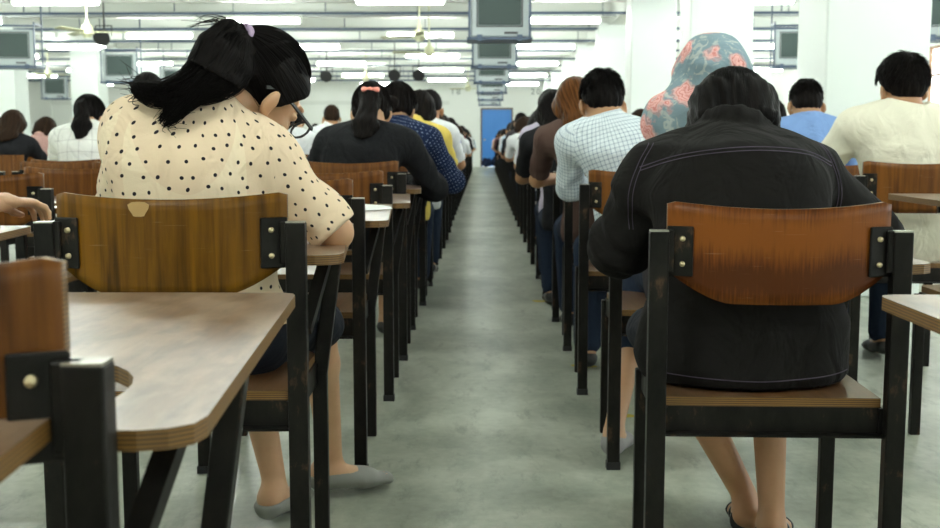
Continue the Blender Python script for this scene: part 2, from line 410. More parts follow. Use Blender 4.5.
def folds(amp=.003, f=22., seed=0, stretch=(1,1,1)):
    r = np.random.RandomState(seed); A = r.normal(size=(4, 3)).astype(F32); A /= np.linalg.norm(A, axis=1)[:, None]; A = A*V3(stretch)
    ph = r.uniform(0, 6, 8)
    def fn(P):
        a = np.sin((P@A[0])*f+ph[0]+1.7*np.sin((P@A[1])*f*.55+ph[1])); b = np.sin((P@A[2])*f*1.9+ph[2]+1.5*np.sin((P@A[3])*f+ph[3]))
        return (amp*(np.abs(a)*1.4-.7)+amp*.45*b).astype(F32)
    return fn
def tubes(paths, r0, r1=None):   # paths (n, m, 3) -> tapered three-sided strands
    paths = np.asarray(paths, float); n, m, _ = paths.shape; r1 = r0*.3 if r1 is None else r1
    t = np.gradient(paths, axis=1); t /= np.linalg.norm(t, axis=2, keepdims=True)+1e-9
    u = np.cross(t, [.31, .77, .55]); u /= np.linalg.norm(u, axis=2, keepdims=True)+1e-9; v = np.cross(t, u)
    rad = np.linspace(0, 1, m); rad = (r0+(r1-r0)*rad**1.5)[None, :, None]
    rings = [paths+rad*(math.cos(a)*u+math.sin(a)*v) for a in (0, 2*PI/3, 4*PI/3)]
    V = np.stack(rings, 2).reshape(-1, 3)
    base = (np.arange(n)[:, None, None]*m+np.arange(m-1)[None, :, None])*3; k = np.arange(3)[None, None]; k2 = (k+1) % 3
    Fq = np.stack([base+k, base+k2, base+3+k2, base+3+k], -1).reshape(-1, 4); return V, Fq
def merge(parts):
    Vs, Fs, o = [], [], 0
    for V, Fq in parts: Vs.append(V); Fs.append(Fq+o); o += len(V)
    return np.concatenate(Vs), np.concatenate(Fs)
def catmull(pts, m):
    P = np.array(pts, float); P = np.vstack([2*P[0]-P[1], P, 2*P[-1]-P[-2]]); n = len(P)-3; out = []
    for x in np.linspace(0, n-1e-6, m):
        i = int(x); t = x-i; a, b, c, d = P[i:i+4]
        out.append(.5*((2*b)+(c-a)*t+(2*a-5*b+4*c-d)*t*t+(3*b-a-3*c+d)*t**3))
    return np.array(out)

# ------------------------------------------------------------------ people
def hand_mesh():   # right hand, wrist at the origin, fingers along +Y, palm down, thumb on -X; closed as if round a pen
    p = [Ecap((0,-.03,0), (0,.01,0), (.026,.019), (.028,.018), k=.01),
         Ecap((-.004,.01,0), (.002,.072,.002), (.034,.014), (.039,.012), k=.012)]
    for x, L, c, z in ((-.028,.078,1.0,0), (-.009,.086,.9,.002), (.011,.080,.95,.001), (.030,.064,1.0,-.002)):
        a = np.array((x, .075, z)); ang = .25*c; seg = (.46*L, .30*L, .24*L); r = .0088
        for i, s_ in enumerate(seg):
            b = a+np.array((0, math.cos(ang)*s_, -math.sin(ang)*s_)); p.append(Ecap(a, b, r, r*.9, k=.004 if i else .006)); a = b; ang += .55*c; r *= .9
    a = np.array((-.026, .018, -.004))
    for d, L, r in (((-.55,.75,-.25), .042, .0135), ((-.15,.9,-.3), .032, .0105), ((.25,.9,-.25), .025, .009)):
        d = np.array(d)/np.linalg.norm(d); b = a+d*L; p.append(Ecap(a, b, r, r*.88, k=.008)); a = b
    return sdf_mesh(p, .0032, pad=.01)
HAND = hand_mesh()
def place_hand(wrist, dirv, up=(0,0,1), left=False):
    V, Fq = HAND; V = V.copy(); 
    if left: V[:, 0] *= -1; Fq = Fq[:, ::-1]
    y = Vector(dirv).normalized(); z = Vector(up); z = (z-y*z.dot(y)).normalized(); x = y.cross(z)
    R = np.array((x, y, z)); return V@R+np.array(wrist), Fq
def RX(pitch, roll=0, yaw=0):   # head turn: pitch bends forward
    return np.array((Matrix.Rotation(math.radians(yaw), 3, 'Z') @ Matrix.Rotation(math.radians(-pitch), 3, 'X') @ Matrix.Rotation(math.radians(roll), 3, 'Y')), dtype=F32)
POSE = dict(hip=(0,.19,.56), waist=(0,.185,.70), chest=(0,.235,.87), neck=(0,.31,.99), head=(0,.40,1.08), rot=(48,0,0), sh=.160, shz=-.062, shd=0., tw=0.,
            eL=(-.24,.43,.745), eR=(.26,.42,.745), wL=(-.10,.62,.748), wR=(.13,.66,.755), kL=(-.10,.60,.50), kR=(.10,.60,.50), aL=(-.09,.60,.095), aR=(.09,.60,.095), fat=1.0, toeL=(0,1), toeR=(0,1))
def hp(c, R, v): return V3(c)+R@V3(v)      # a point given in the head's own frame
def body_prims(P):
    R = RX(*P['rot']); h = V3(P['head']); f = P['fat']; n = V3(P['neck']); q = []
    E = lambda c, r, k=.02, RR=None: q.append(Ell(hp(h, R, c), r, R if RR is None else R@RR, k))
    E((0,-.012,.02), (.074,.094,.092)); E((0,.03,-.045), (.057,.066,.078), .03); E((0,.066,-.103), (.026,.022,.02), .03)
    E((0,.088,.028), (.05,.012,.012), .015)
    q.append(Ecap(hp(h,R,(0,.09,.012)), hp(h,R,(0,.112,-.035)), .008, .013, k=.012))
    for s in (-1, 1):
        E((s*.015,.097,-.038), (.008,.010,.008), .006); E((s*.031,.083,.004), (.017,.012,.010), .008)
        E((s*.041,.068,-.035), (.02,.02,.02), .02)
        rr = np.array(Matrix.Rotation(s*.45, 3, 'Z') @ Matrix.Rotation(-.2, 3, 'X')); E((s*.084,-.004,-.022), (.010,.021,.033), .006, rr); E((s*.077,.006,-.046), (.008,.009,.012), .006)
    E((0,.092,-.071), (.023,.009,.006), .006); E((0,.091,-.082), (.019,.009,.006), .005)
    q.append(Ecap(n, hp(h, R, (0,-.03,-.05)), .054, .050, k=.035))
    q.append(Ecap(P['hip'], P['waist'], (.145*f,.095), (.12*f,.085), k=.04)); q.append(Ecap(P['waist'], P['chest'], (.12*f,.085), (.135*f,.09), k=.05))
    q.append(Ecap(P['chest'], n, (.135*f,.09), (.085,.06), k=.05))
    for s, e, w, sh in ((-1, P['eL'], P['wL'], shoulder(P,-1)), (1, P['eR'], P['wR'], shoulder(P,1))):
        q.append(Ecap(n-V3((0,0,.02)), sh, (.045,.045), .045, k=.05)); q.append(Ecap(sh, e, .045, .035, k=.03)); q.append(Ecap(e, w, .036, .024, k=.02))
    for s, k_, a, td in ((-1, P['kL'], P['aL'], P['toeL']), (1, P['kR'], P['aR'], P['toeR'])):
        hj = V3(P['hip'])+V3((s*.075, .02, -.01)); q.append(Ecap(hj, k_, .072, .052, k=.04))
        k_ = V3(k_); a = V3(a); c = k_*.72+a*.28+V3((0,-.012,0)); q.append(Ecap(k_, c, .047, .045, k=.02)); q.append(Ecap(c, a, .045, .029, k=.02))
        t = V3((td[0], td[1], 0)); t /= np.linalg.norm(t); side = (t[1], -t[0], 0)
        q.append(Ecap(a-V3((0,0,.03))-t*.03, a+t*.10-V3((0,0,.06)), (.032,.032), (.042,.020), side=side, k=.03)); q.append(Ecap(a+t*.08-V3((0,0,.062)), a+t*.155-V3((0,0,.07)), (.042,.018), (.030,.013), side=side, k=.02))
    return q
def shoulder(P, s):
    n = V3(P['neck']); tw = math.radians(P['tw']); return n+V3((s*P['sh']*math.cos(tw)+P['shd'], -s*P['sh']*math.sin(tw)*-1-.005, P['shz']+(P.get('shR', 0) if s > 0 else P.get('shL', 0))))
def make_body(name, P, skinm, res):
    q = body_prims(P); V, Fq = sdf_mesh(q, res); parts = [(V, Fq)]
    for e, w, left in ((P['eL'], P['wL'], True), (P['eR'], P['wR'], False)):
        d = V3(w)-V3(e); d = d/np.linalg.norm(d)+V3((0,0,-.12)); parts.append(place_hand(w, d, left=left))
    V, Fq = merge(parts); o = link(name, np_mesh(name, V, Fq), None, skinm); return o
def RXv(d):
    a = np.cross(d, V3((0,1,0))); a /= np.linalg.norm(a); return a, np.cross(d, a)
def make_shirt(P, m, parent, res, name='shirt', grow=.014, sleeve=.95, amp=.003, flare=0, collar=True, seed=1, hemz=None, uvs=True, ring=0., ring_dz=0.):
    f = P['fat']; g = grow; n = V3(P['neck']); q = []
    hip = V3(P['hip'])+V3((0, 0, -.03)); R = RX(*P['rot']); h = V3(P['head'])
    q.append(Ecap(hip, P['waist'], (.150*f+g+flare,.10+g+flare), (.132*f+g+flare*.6,.09+g), k=.05)); q.append(Ecap(P['waist'], P['chest'], (.128*f+g+flare*.6,.09+g), (.130*f+g,.093+g), k=.05))
    q.append(Ecap(P['chest'], n-V3((0,.005,.02)), (.130*f+g,.093+g), (.075+g,.052+g), k=.05))
    cuts = []; hl = hip+V3((0,0,-.03)); q.append(Ecap(hl, hip+V3((0,0,.02)), (.150*f+g+flare,.105+g+flare), k=.04))
    sL, sR = shoulder(P, -1), shoulder(P, 1); q.append(Ecap(sL*.80+sR*.20+V3((0,-.012,-.004)), sL*.20+sR*.80+V3((0,-.012,-.004)), .050+g, .050+g, k=.06))
    md = (V3(P['chest'])*.5+n*.5); q.append(Ecap(sL*.6+md*.4, sR*.6+md*.4, .058+g, .058+g, k=.07))
    for s, e, w in ((-1, P['eL'], P['wL']), (1, P['eR'], P['wR'])):
        sh = shoulder(P, s); e = V3(e); w = V3(w)
        q.append(Ecap(n-V3((0,0,.022)), sh, .045+g, .041+g, k=.06))
        if sleeve <= 1.0:
            end = sh+(e-sh)*sleeve; q.append(Ecap(sh, end, .042+g, .041+g*.9, k=.035)); dd_ = (e-sh)/np.linalg.norm(e-sh); cuts.append(lambda X, c=end+dd_*.012, d=dd_: np.where(np.linalg.norm(X-c, axis=-1) < .095, (X-c)@d, -1).astype(F32))
        else:
            q.append(Ecap(sh, e, .043+g, .040+g, k=.035)); q.append(Ecap(e, e+(w-e)*(sleeve-1), .042+g, .028+g, k=.03))
    nk = hp(h, R, (0,-.03,-.05)); nd = (nk-n)/np.linalg.norm(nk-n)
    if collar: q.append(Ecap(n, n+nd*.045, .060+g*.3, .058+g*.2, k=.015)); cuts.append(lambda P_, c=n+nd*.058, d=nd: np.where(np.linalg.norm(P_-c, axis=-1) < .085, (P_-c)@d, -1).astype(F32))
    if ring:
        ax = RXv(nd); c0 = n+nd*(.035+ring_dz)
        pts = [c0+ax[0]*math.cos(a)*ring+ax[1]*math.sin(a)*ring*1.08 for a in np.linspace(0, 2*PI, 15)]
        for a_, b_ in zip(pts, pts[1:]): q.append(Ecap(a_, b_, (.009,.024), side=np.cross(nd, b_-a_), k=.006))
    cuts.append(cutplane((0,0,hemz if hemz else .467), (0,0,-1)))
    base_f = folds(amp, 20, seed); els = [(V3(P['eL']), shoulder(P,-1), V3(P['wL'])), (V3(P['eR']), shoulder(P,1), V3(P['wR']))]
    def fold_all(X):
        o = base_f(X)
        for e, sh_, w_ in els:
            d = (w_-e)/np.linalg.norm(w_-e)+(e-sh_)/np.linalg.norm(e-sh_); d /= np.linalg.norm(d); r = X-e; c_ = e*.75+sh_*.25
            wt = np.exp(-((X-c_)**2).sum(-1)/.0128); o = o+wt*amp*1.5*np.sin((r@d)*88+2.2*np.sin(X[..., 0]*31+X[..., 2]*17+seed))
        if ring: o = o*np.clip((np.linalg.norm(X-n, axis=-1)-.07)/.06, 0, 1)
        return o.astype(F32)
    V, Fq = sdf_mesh(q, res, cuts, fold_all)
    ug = None
    if uvs:
        ug = [AxisUV([P['hip'], n], .15*f)]
        for s, e, w in ((-1, P['eL'], P['wL']), (1, P['eR'], P['wR'])): sh = shoulder(P, s); ug.append(AxisUV([sh, e] if sleeve <= 1 else [sh, e, w], .075, off=.5+s*.3))
    return link(name, np_mesh(name, V, Fq, ug), parent, m)
def make_legs(P, m, parent, res, name='trousers', kind='trousers', seed=3, hem=1.):
    q = [Ecap(V3(P['hip'])+V3((0,0,-.012)), V3(P['hip'])+V3((0,.02,.05)), (.158*P['fat'],.108), (.14,.098), k=.05)]; cuts = []
    for s, k_, a in ((-1, P['kL'], P['aL']), (1, P['kR'], P['aR'])):
        hj = V3(P['hip'])+V3((s*.075,.02,-.012)); k_ = V3(k_); a = V3(a)
        q.append(Ecap(hj, k_, .085, .066, k=.05))
        if kind == 'trousers': q.append(Ecap(k_, k_+(a+V3((0,-.005,.02))-k_)*hem, .074, .058, k=.03))
    if kind == 'skirt':
        km = (V3(P['kL'])+V3(P['kR']))/2; w = abs(P['kR'][0]-P['kL'][0])/2
        q.append(Ecap(V3(P['hip'])+V3((0,.05,-.01)), km, (.15,.08), (w+.06,.062), k=.05)); cuts.append(cutplane(km+V3((0,.02,-.03)), (0,.8,-.6)))
        cuts.append(cutplane((0,0,.40), (0,0,-1)))
    V, Fq = sdf_mesh(q, res, cuts, folds(.003, 22, seed)); return link(name, np_mesh(name, V, Fq), parent, m)
def make_shoes(P, m, parent, res, style='shoe'):
    for s, a, td in ((-1, P['aL'], P['toeL']), (1, P['aR'], P['toeR'])):
        a = V3(a); t = V3((td[0], td[1], 0)); t /= np.linalg.norm(t); side = (t[1], -t[0], 0)
        zb = a[2]-.095
        q = [Ecap(a-V3((0,0,.045))-t*.035, a+t*.10-V3((0,0,.062)), (.037,.036), (.047,.026), side=side, k=.02), Ecap(a+t*.08-V3((0,0,.066)), a+t*.16-V3((0,0,.074)), (.047,.022), (.034,.016), side=side, k=.02)]
        cuts = [cutplane((0,0,zb+.002), (0,0,-1))]
        if style == 'flat': cuts.append(cutplane(a+V3((0,0,-.032)), V3((0,0,1))-t*.12)); 
        if style == 'sandal':
            def strap(X, a=a, t=t):
                u = (X-a)@t; sl = np.minimum(np.minimum(np.abs(u+.028)-.008, np.abs(u-.045)-.011), np.abs(u-.105)-.012)
                return np.minimum(sl, X[..., 2]-(a[2]-.078)).astype(F32)
            cuts.append(strap)
        V, Fq = sdf_mesh(q, res, cuts, pad=.01); link('shoe', np_mesh('shoe', V, Fq), parent, m)
def make_hair(P, m, parent, res, style='short', seed=5, g=.0):
    R = RX(*P['rot']); h = V3(P['head']); q = []; cuts = []; ug = []
    E = lambda c, r, k=.02: q.append(Ell(hp(h, R, c), r, R, k))
    pole = R@V3((0,-.5,.8)); back = R@V3((0,-1,0))
    if style == 'short':
        E((0,-.014,.032), (.081+g,.100+g,.092+g)); E((0,-.045,-.012), (.068,.062,.062), .03)
        cuts.append(cutplane(hp(h, R, (0,.035,.045)), R@V3((0,.75,-.66)))); cuts.append(cutplane(hp(h, R, (0,-.05,-.055)), R@V3((0,.35,-1))))
        for s in (-1, 1): cuts.append(lambda X, c=hp(h, R, (s*.092,.012,-.03)): (.036-np.linalg.norm(X-c, axis=-1)).astype(F32))
    else:
        E((0,-.018,.028), (.088+g,.106+g,.100+g)); cuts.append(cutplane(hp(h, R, (0,.05,.03)), R@V3((0,.85,-.5))))
        for s in (-1, 1): q.append(Ecap(hp(h, R, (s*.066,.03,.03)), hp(h, R, (s*.07,-.01,-.03)), .026, .018, k=.03))
    ug.append(PoleUV(hp(h, R, (0,0,.02)), pole, .1))
    nb = V3(P['neck'])
    if style == 'bob':
        for s in (-1, 0, 1): q.append(Ecap(hp(h, R, (s*.05,-.055,0)), hp(h, R, (s*.062,-.045,-.075)), .045, .030, k=.04))
        for s in (-1, 1): q.append(Ecap(hp(h, R, (s*.078,.01,.0)), hp(h, R, (s*.082,.03,-.11)), (.020,.04), (.012,.03), side=R@V3((1,0,0)), k=.03))
    if style == 'long':
        a = hp(h, R, (0,-.07,0)); b = nb+V3((0,-.085,.01)); c = V3(P['chest'])+V3((0,-.135,.0)); 
        q.append(Ecap(a, b, (.085,.05), (.085,.04), k=.05)); q.append(Ecap(b, c, (.085,.036), (.05,.018), k=.04)); ug.append(AxisUV([a, b, c], .07))
        for s in (-1, 1): q.append(Ecap(hp(h, R, (s*.072,0,-.01)), nb+V3((s*.075,-.02,.0)), .032, .03, k=.04))
    if style == 'tail':
        a = hp(h, R, (0,-.105,.0)); b = nb+V3((0,-.105,.03)); c = V3(P['chest'])+V3((.01,-.13,.03)); 
        q.append(Ecap(a, b, (.035,.03), (.058,.036), k=.03)); q.append(Ecap(b, c, (.058,.034), (.018,.012), k=.03)); ug.append(AxisUV([a, b, c], .045))
    if style == 'bun':
        E((0,-.118,-.035), (.036,.028,.036), .006); q.append(Ecap(hp(h,R,(0,-.04,-.03)), hp(h,R,(0,-.08,-.05)), (.06,.03), (.03,.02), k=.03)); ug.append(PoleUV(hp(h, R, (0,-.12,-.035)), back, .035))
    def disp(X):
        c = h; d = (X-c)@R; az = np.arctan2(d[..., 0], -d[..., 1]+.03); return (.0016*np.sin(az*26+3*np.sin(d[..., 2]*30))+.0012*np.sin(az*47+2)).astype(F32)
    V, Fq = sdf_mesh(q, res, cuts, disp); return link('hair', np_mesh('hair', V, Fq, ug), parent, m)
def crown_strands(P, hair, n, kind='short', r=.0011, seed=1, g=0.):
    rs = np.random.RandomState(seed); R_ = RX(*P['rot']); h_ = V3(P['head']); S_ = []; pz = np.array((.05,-.45,.89)); pz /= np.linalg.norm(pz)
    nn = np.cross(pz, [1,.13,0]); nn /= np.linalg.norm(nn); mm = np.cross(pz, nn)
    for i in range(n):
        az = rs.uniform(0, 2*PI); dd = math.cos(az)*nn+math.sin(az)*mm
        if kind == 'short':
            t0 = math.acos(rs.uniform(-.15, 1)); ths = t0+np.linspace(0, .28, 7); lift = np.linspace(.99, 1.0+rs.uniform(.02, .13), 7)[:, None]
        else:
            ths = np.linspace(.05, rs.uniform(1.3, 2.1), 14); lift = rs.uniform(1.0, 1.03)
        q_ = np.cos(ths)[:, None]*pz+np.sin(ths)[:, None]*dd+np.cross(pz, dd)*(rs.uniform(-.12,.12)*np.linspace(0,1,len(ths))[:, None])
        lc = q_*np.array((.083+g,.102+g,.094+g))*lift+np.array((0,-.014,.032))
        e = lc[-1]
        if e[1] > .075 or e[2] < (-.035 if kind == 'short' else -.06) or (kind == 'short' and abs(e[0]) > .06 and e[2] < .015 and e[1] > -.03): continue
        S_.append(h_+lc@R_.T)
    V, Fq = tubes(np.array(S_), r, r*.4); link('loose_strands', np_mesh('loose_strands', V, Fq), hair, hair.data.materials[0])
def pose(**k): d = dict(POSE); d.update(k); return d
def person(P, loc, label, shirt='c_white', sk='skin', legs=('trousers', 'denim'), hair=('short', 'hair'), shoes='shoe_black', res=.009, group=None, sleeve=.7, grow=.014, seed=1, amp=.003, hg=0., flare=0, name='person', shoe_style='shoe', shirt_name='shirt', cat='person', ring=.062):
    b = make_body(name, P, M[sk], res); b.location = loc; tag(b, label, cat, group)
    make_shirt(P, M[shirt], b, res, shirt_name, grow, sleeve, amp, flare, seed=seed, ring=ring); make_legs(P, M[legs[1]], b, res*1.15, legs[0], legs[0])
    make_shoes(P, M[shoes], b, max(.006, res*.8), shoe_style)
    if hair:
        hr_ = make_hair(P, M[hair[1]], b, res*.8, hair[0], g=hg)
        if res < .01: crown_strands(P, hr_, 1500 if hair[0] == 'short' else 700, 'short' if hair[0] == 'short' else 'long', .0013, seed, hg+(0 if hair[0] == 'short' else .006))
    return b
#==BUILD==
# ------------------------------------------------------------------ the hall
XL, XR, YB, YF, ZC = -16.0, 8.5, -4.0, 41.0, 3.5
def structure(name, bm, m): return tag(bm_obj(name, bm, m), kind='structure')
bm = bmesh.new(); span(bm, XL-.3, XR+.3, YB-.3, YF+.3, -.2, 0); structure('floor', bm, M['floor'])
bm = bmesh.new(); span(bm, XL-.3, XR+.3, YB-.3, YF+.3, ZC, ZC+.2); structure('ceiling', bm, M['ceiling'])
bm = bmesh.new(); span(bm, XL-.3, XL, YB, YF, 0, ZC); structure('wall_left', bm, M['wall'])
bm = bmesh.new(); span(bm, XL-.3, XR+.3, YB-.3, YB, 0, ZC); structure('wall_back', bm, M['wall'])
DX0, DX1, DH = -.04, 1.04, 2.10      # doorway
bm = bmesh.new(); span(bm, XL, DX0-.06, YF, YF+.3, 0, ZC); span(bm, DX1+.06, XR, YF, YF+.3, 0, ZC); span(bm, DX0-.06, DX1+.06, YF, YF+.3, DH+.07, ZC)
structure('wall_far', bm, M['wall'])
WZ0, WZ1 = 1.05, 2.75; wins = [(YB+2+4.4*i, YB+2+4.4*i+3.2) for i in range(10)]
bm = bmesh.new(); y = YB
wins = wins[:6]
for a, b in wins:
    span(bm, XR, XR+.25, y, a, 0, ZC); span(bm, XR, XR+.25, a, b, 0, WZ0); span(bm, XR, XR+.25, a, b, WZ1, ZC); y = b
span(bm, XR, XR+.25, y, YF, 0, ZC); structure('wall_right', bm, M['wall'])
for i, (a, b) in enumerate(wins):
    bm = bmesh.new(); x = XR+.12
    for yy in np.linspace(a+.03, b-.03, 5): span(bm, x-.03, x+.03, yy-.03, yy+.03, WZ0, WZ1)
    for zz in (WZ0+.03, WZ0+.6, WZ0+1.15, WZ1-.03): span(bm, x-.025, x+.025, a, b, zz-.025, zz+.025)
    w = structure(f'window_{i+1}', bm, M['winframe'])
    bm = bmesh.new(); span(bm, x-.004, x+.004, a+.01, b-.01, WZ0+.01, WZ1-.01); bm_obj('pane', bm, M['glass'], w)
bm = bmesh.new(); span(bm, DX0, DX1, YF+.02, YF+.07, .01, DH); d = structure('door_1', bm, M['door'])
bm = bmesh.new(); span(bm, DX0-.06, DX0, YF-.02, YF+.1, 0, DH); span(bm, DX1, DX1+.06, YF-.02, YF+.1, 0, DH); span(bm, DX0-.06, DX1+.06, YF-.02, YF+.1, DH, DH+.07); bm_obj('door_frame', bm, M['doorframe'], d)
bm = bmesh.new(); cyl(bm, (DX0+.09, YF+.02, 1.0), (DX0+.09, YF-.04, 1.0), .02); bmesh.ops.create_uvsphere(bm, u_segments=12, v_segments=8, radius=.035, matrix=Matrix.Translation((DX0+.09, YF-.05, 1.0))); bm_obj('door_knob', bm, M['bare'], d, True)
# transverse ceiling beams and main beams over the column rows
bm = bmesh.new(); y = -2.2; 
while y < YF: span(bm, XL, XR, y-.11, y+.11, 3.12, ZC+.01); y += 2.2
structure('trim_1', bm, M['beam'])
bm = bmesh.new()
for x in (2.38, -8.8): span(bm, x-.15, x+.15, YB, YF, 3.0, ZC+.01)
structure('trim_2', bm, M['beam'])
bm = bmesh.new(); span(bm, XL, DX0-1.2, YF-.12, YF, 2.28, 2.42); structure('trim_3', bm, M['beam'])
for x0, row in ((2.05, 'right'), (-9.12, 'left')):
    for k in range(8 if row == 'right' else 8):
        y = 6.7+4.4*k+(0 if row == 'right' else .2)
        if y > YF-1: continue
        bm = bmesh.new(); span(bm, x0, x0+.62, y, y+.62, 0, 3.05); bevel(bm, .012, 2)
        structure(f'trim_{10+k+(20 if row=="left" else 0)}', bm, M['column'])
for txt, x in (('17', -2.05), ('18', -1.02), ('20', 1.93)):
    cu = bpy.data.curves.new('wall_number', 'FONT'); cu.body = txt; cu.size = .3; cu.extrude = .004; cu.align_x = 'CENTER'; cu.space_character = 1.4
    o = bpy.data.objects.new('tmp', cu); COL.objects.link(o); bpy.context.view_layer.update()
    me = bpy.data.meshes.new_from_object(o.evaluated_get(bpy.context.evaluated_depsgraph_get())); bpy.data.objects.remove(o)
    w = link('wall_number', me, None, M['number']); me.materials.clear(); me.materials.append(M['number']); w.location = (x, YF-.006, 2.66); w.rotation_euler = (PI/2, 0, 0)
    tag(w, f'grey number {txt} painted high on the white far wall', 'number', 'numbers on the far wall')

# ------------------------------------------------------------------ ceiling services
ORD = ['first','second','third','fourth','fifth','sixth','seventh','eighth','ninth','tenth','eleventh','twelfth','thirteenth','fourteenth','fifteenth','sixteenth','seventeenth','eighteenth']
def make_light():
    r = empty('ceiling_light'); 
    bm = bmesh.new(); cyl(bm, (-.58,0,0), (.58,0,0), .038, n=6); bm_obj('tube', bm, M['tube'], r, True)
    bm = bmesh.new(); span(bm, -.62, .62, -.03, .03, .045, .09); span(bm, -.62, -.585, -.025, .025, -.03, .05); span(bm, .585, .62, -.025, .025, -.03, .05); bm_obj('batten', bm, M['beam'], r)
    return r
light0 = make_light(); first = True; row = 0
for k in range(-7, 11):
    D = 15.3+2.43*k
    if D < YB+1 or D > 38: continue  # farthest tube rows are extras, added to brighten the far wall
    row += 1
    bm = bmesh.new(); span(bm, XL+.05, XR-.05, D-.02, D+.02, 2.94, 2.98)
    for x in np.arange(-14.5, 8, 2.4): span(bm, x-.008, x+.008, D-.008, D+.008, 2.99, ZC-.001)
    rl = bm_obj('lighting_rail', bm, M['rail']); tag(rl, f'dark blue lighting rail across the ceiling, {ORD[row-1]} counted from above the camera', 'rail', 'lighting rails')
    bm = bmesh.new(); span(bm, XL+.05, XR-.05, D+1.05, D+1.08, 3.02, 3.05)
    for x in np.arange(-13.5, 8, 3.1): span(bm, x-.012, x+.012, D+1.053, D+1.077, 3.05, ZC-.001)
    rl = bm_obj('conduit_pipe', bm, M['conduit']); tag(rl, f'thin grey conduit pipe behind the {ORD[row-1]} lighting rail from the camera', 'pipe', 'ceiling conduit pipes')
    xs = [-10.6, -5.85, -1.13, 3.62, 7.4] if k % 2 == 0 else [-13.0, -8.25, -3.5, 1.25, 6.0]
    for j, x in enumerate(xs):
        t = light0 if first else copy_tree(light0); first = False
        t.location = (x, D, 2.84); tag(t, f'lit fluorescent tube, {ORD[j]} from the left on the {ORD[row-1]} rail from the camera', 'ceiling light', 'fluorescent ceiling tubes')
def make_tv():
    r = empty('television')
    bm = bmesh.new(); span(bm, -.32, .32, -.04, .06, 0, .54); bevel(bm, .015, 2); bm_obj('front_case', bm, M['tvcase'], r)
    bm = bmesh.new(); vs = box(bm, (0, .22, .28), (.58, .34, .48))
    for v in vs:
        if v.co.y > .3: v.co.x *= .6; v.co.z = .28+(v.co.z-.28)*.6
    bevel(bm, .02, 2); bm_obj('rear_case', bm, M['tvcase'], r)
    bm = bmesh.new(); g = bmesh.ops.create_grid(bm, x_segments=12, y_segments=10, size=.5)
    for v in bm.verts: x, y = v.co.x*2, v.co.y*2; v.co = Vector((x*.235, -.044-.012*(1-.5*(x*x+y*y)), .305+y*.180))
    bm_obj('screen', bm, M['screen'], r, True)
    bm = bmesh.new(); span(bm, -.255, .255, -.046, -.038, .105, .118); span(bm, -.255, .255, -.046, -.038, .492, .505); span(bm, -.255, -.242, -.046, -.038, .105, .505); span(bm, .242, .255, -.046, -.038, .105, .505); span(bm, .05, .2, -.045, -.038, .03, .055); bm_obj('bezel', bm, M['tvback'], r)
    bm = bmesh.new(); span(bm, -.36, .36, -.08, .42, -.035, -.005)
    for s in (-1, 1):
        span(bm, s*.335-.01, s*.335+.01, -.08, -.05, -.03, .65); span(bm, s*.335-.01, s*.335+.01, .36, .39, -.03, 1.4); span(bm, s*.335-.01, s*.335+.01, -.08, .39, .62, .65); span(bm, s*.22-.03, s*.22+.03, -.09, -.05, -.05, .02)
    span(bm, -.35, .35, .36, .39, .62, .65); bm_obj('hanging_bracket', bm, M['rail'], r)
    return r
tv0 = make_tv(); first = True
TVS = [(.18,12.35,0,'nearest of the row hanging above the aisle'), (.17,17.0,0,'second above the aisle'), (.17,21.5,0,'third of the row above the aisle'), (.2,26.0,0,'fourth of the row above the aisle'), (.2,30.5,0,'fifth of the row above the aisle'), (.2,35.0,0,'farthest of the row above the aisle'),
       (-7.15,16.9,-.25,'nearest at the left edge of the photo'), (-7.0,21.4,-.25,'between white column and polka dot woman'), (-7.2,26.0,-.2,'half hidden by the polka dot woman'), (-11.4,29.5,-.2,'far left, beside a white column'),
       (4.75,17.0,.28,'between two white columns on the right'), (5.15,12.35,.28,'nearest at the top right corner'), (4.75,26.0,.28,'far right, beyond the columns')]
for x, y, rz, l in TVS:
    t = tv0 if first else copy_tree(tv0); first = False; t.location = (x, y, 2.09); t.rotation_euler = (0,0,-rz*.5)
    tag(t, 'grey box television on a ceiling bracket, '+l, 'television', 'hanging televisions')
def make_fan():
    r = empty('ceiling_fan')
    bm = bmesh.new(); cyl(bm, (0,0,.1), (0,0,1.0), .014, n=10); cyl(bm, (0,0,.92), (0,0,1.0), .05, .02); cyl(bm, (0,0,.08), (0,0,.18), .05, .02); bm_obj('rod', bm, M['cream'], r)
    bm = bmesh.new(); cyl(bm, (0,0,-.03), (0,0,.09), .10, .075, 20); cyl(bm, (0,0,-.08), (0,0,-.03), .05, .08, 20); bm_obj('motor', bm, M['cream'], r)
    for k in range(3):
        a = k*2*PI/3+.2; bm = bmesh.new(); R = Matrix.Rotation(a, 3, 'Z') @ Matrix.Rotation(.2, 3, 'X')
        box(bm, R@Vector((.38,0,0)), (.52,.12,.006), R); box(bm, R@Vector((.11,0,0)), (.12,.035,.01), R); bm_obj('blade', bm, M['cream'], r)
    return r
fan0 = make_fan(); first = True
for x, y, rz, l in [(-5.65,15.9,0,'nearest on the left, above the white plaid shirt'), (-.95,16.6,.4,'nearest left of the row of televisions'), (-.95,19.6,.9,'second left of the row of televisions'), (-10.2,26,.2,'far left'), (-2.9,27.5,.7,'above the woman with the pink bow'), (-.45,33,.3,'small and far, beside the televisions'), (4.9,22,.5,'right, beyond the columns')]:
    t = fan0 if first else copy_tree(fan0); first = False; t.location = (x, y, 2.50); t.rotation_euler = (0,0,rz); tag(t, 'cream three-blade ceiling fan on a rod, '+l, 'ceiling fan', 'ceiling fans')
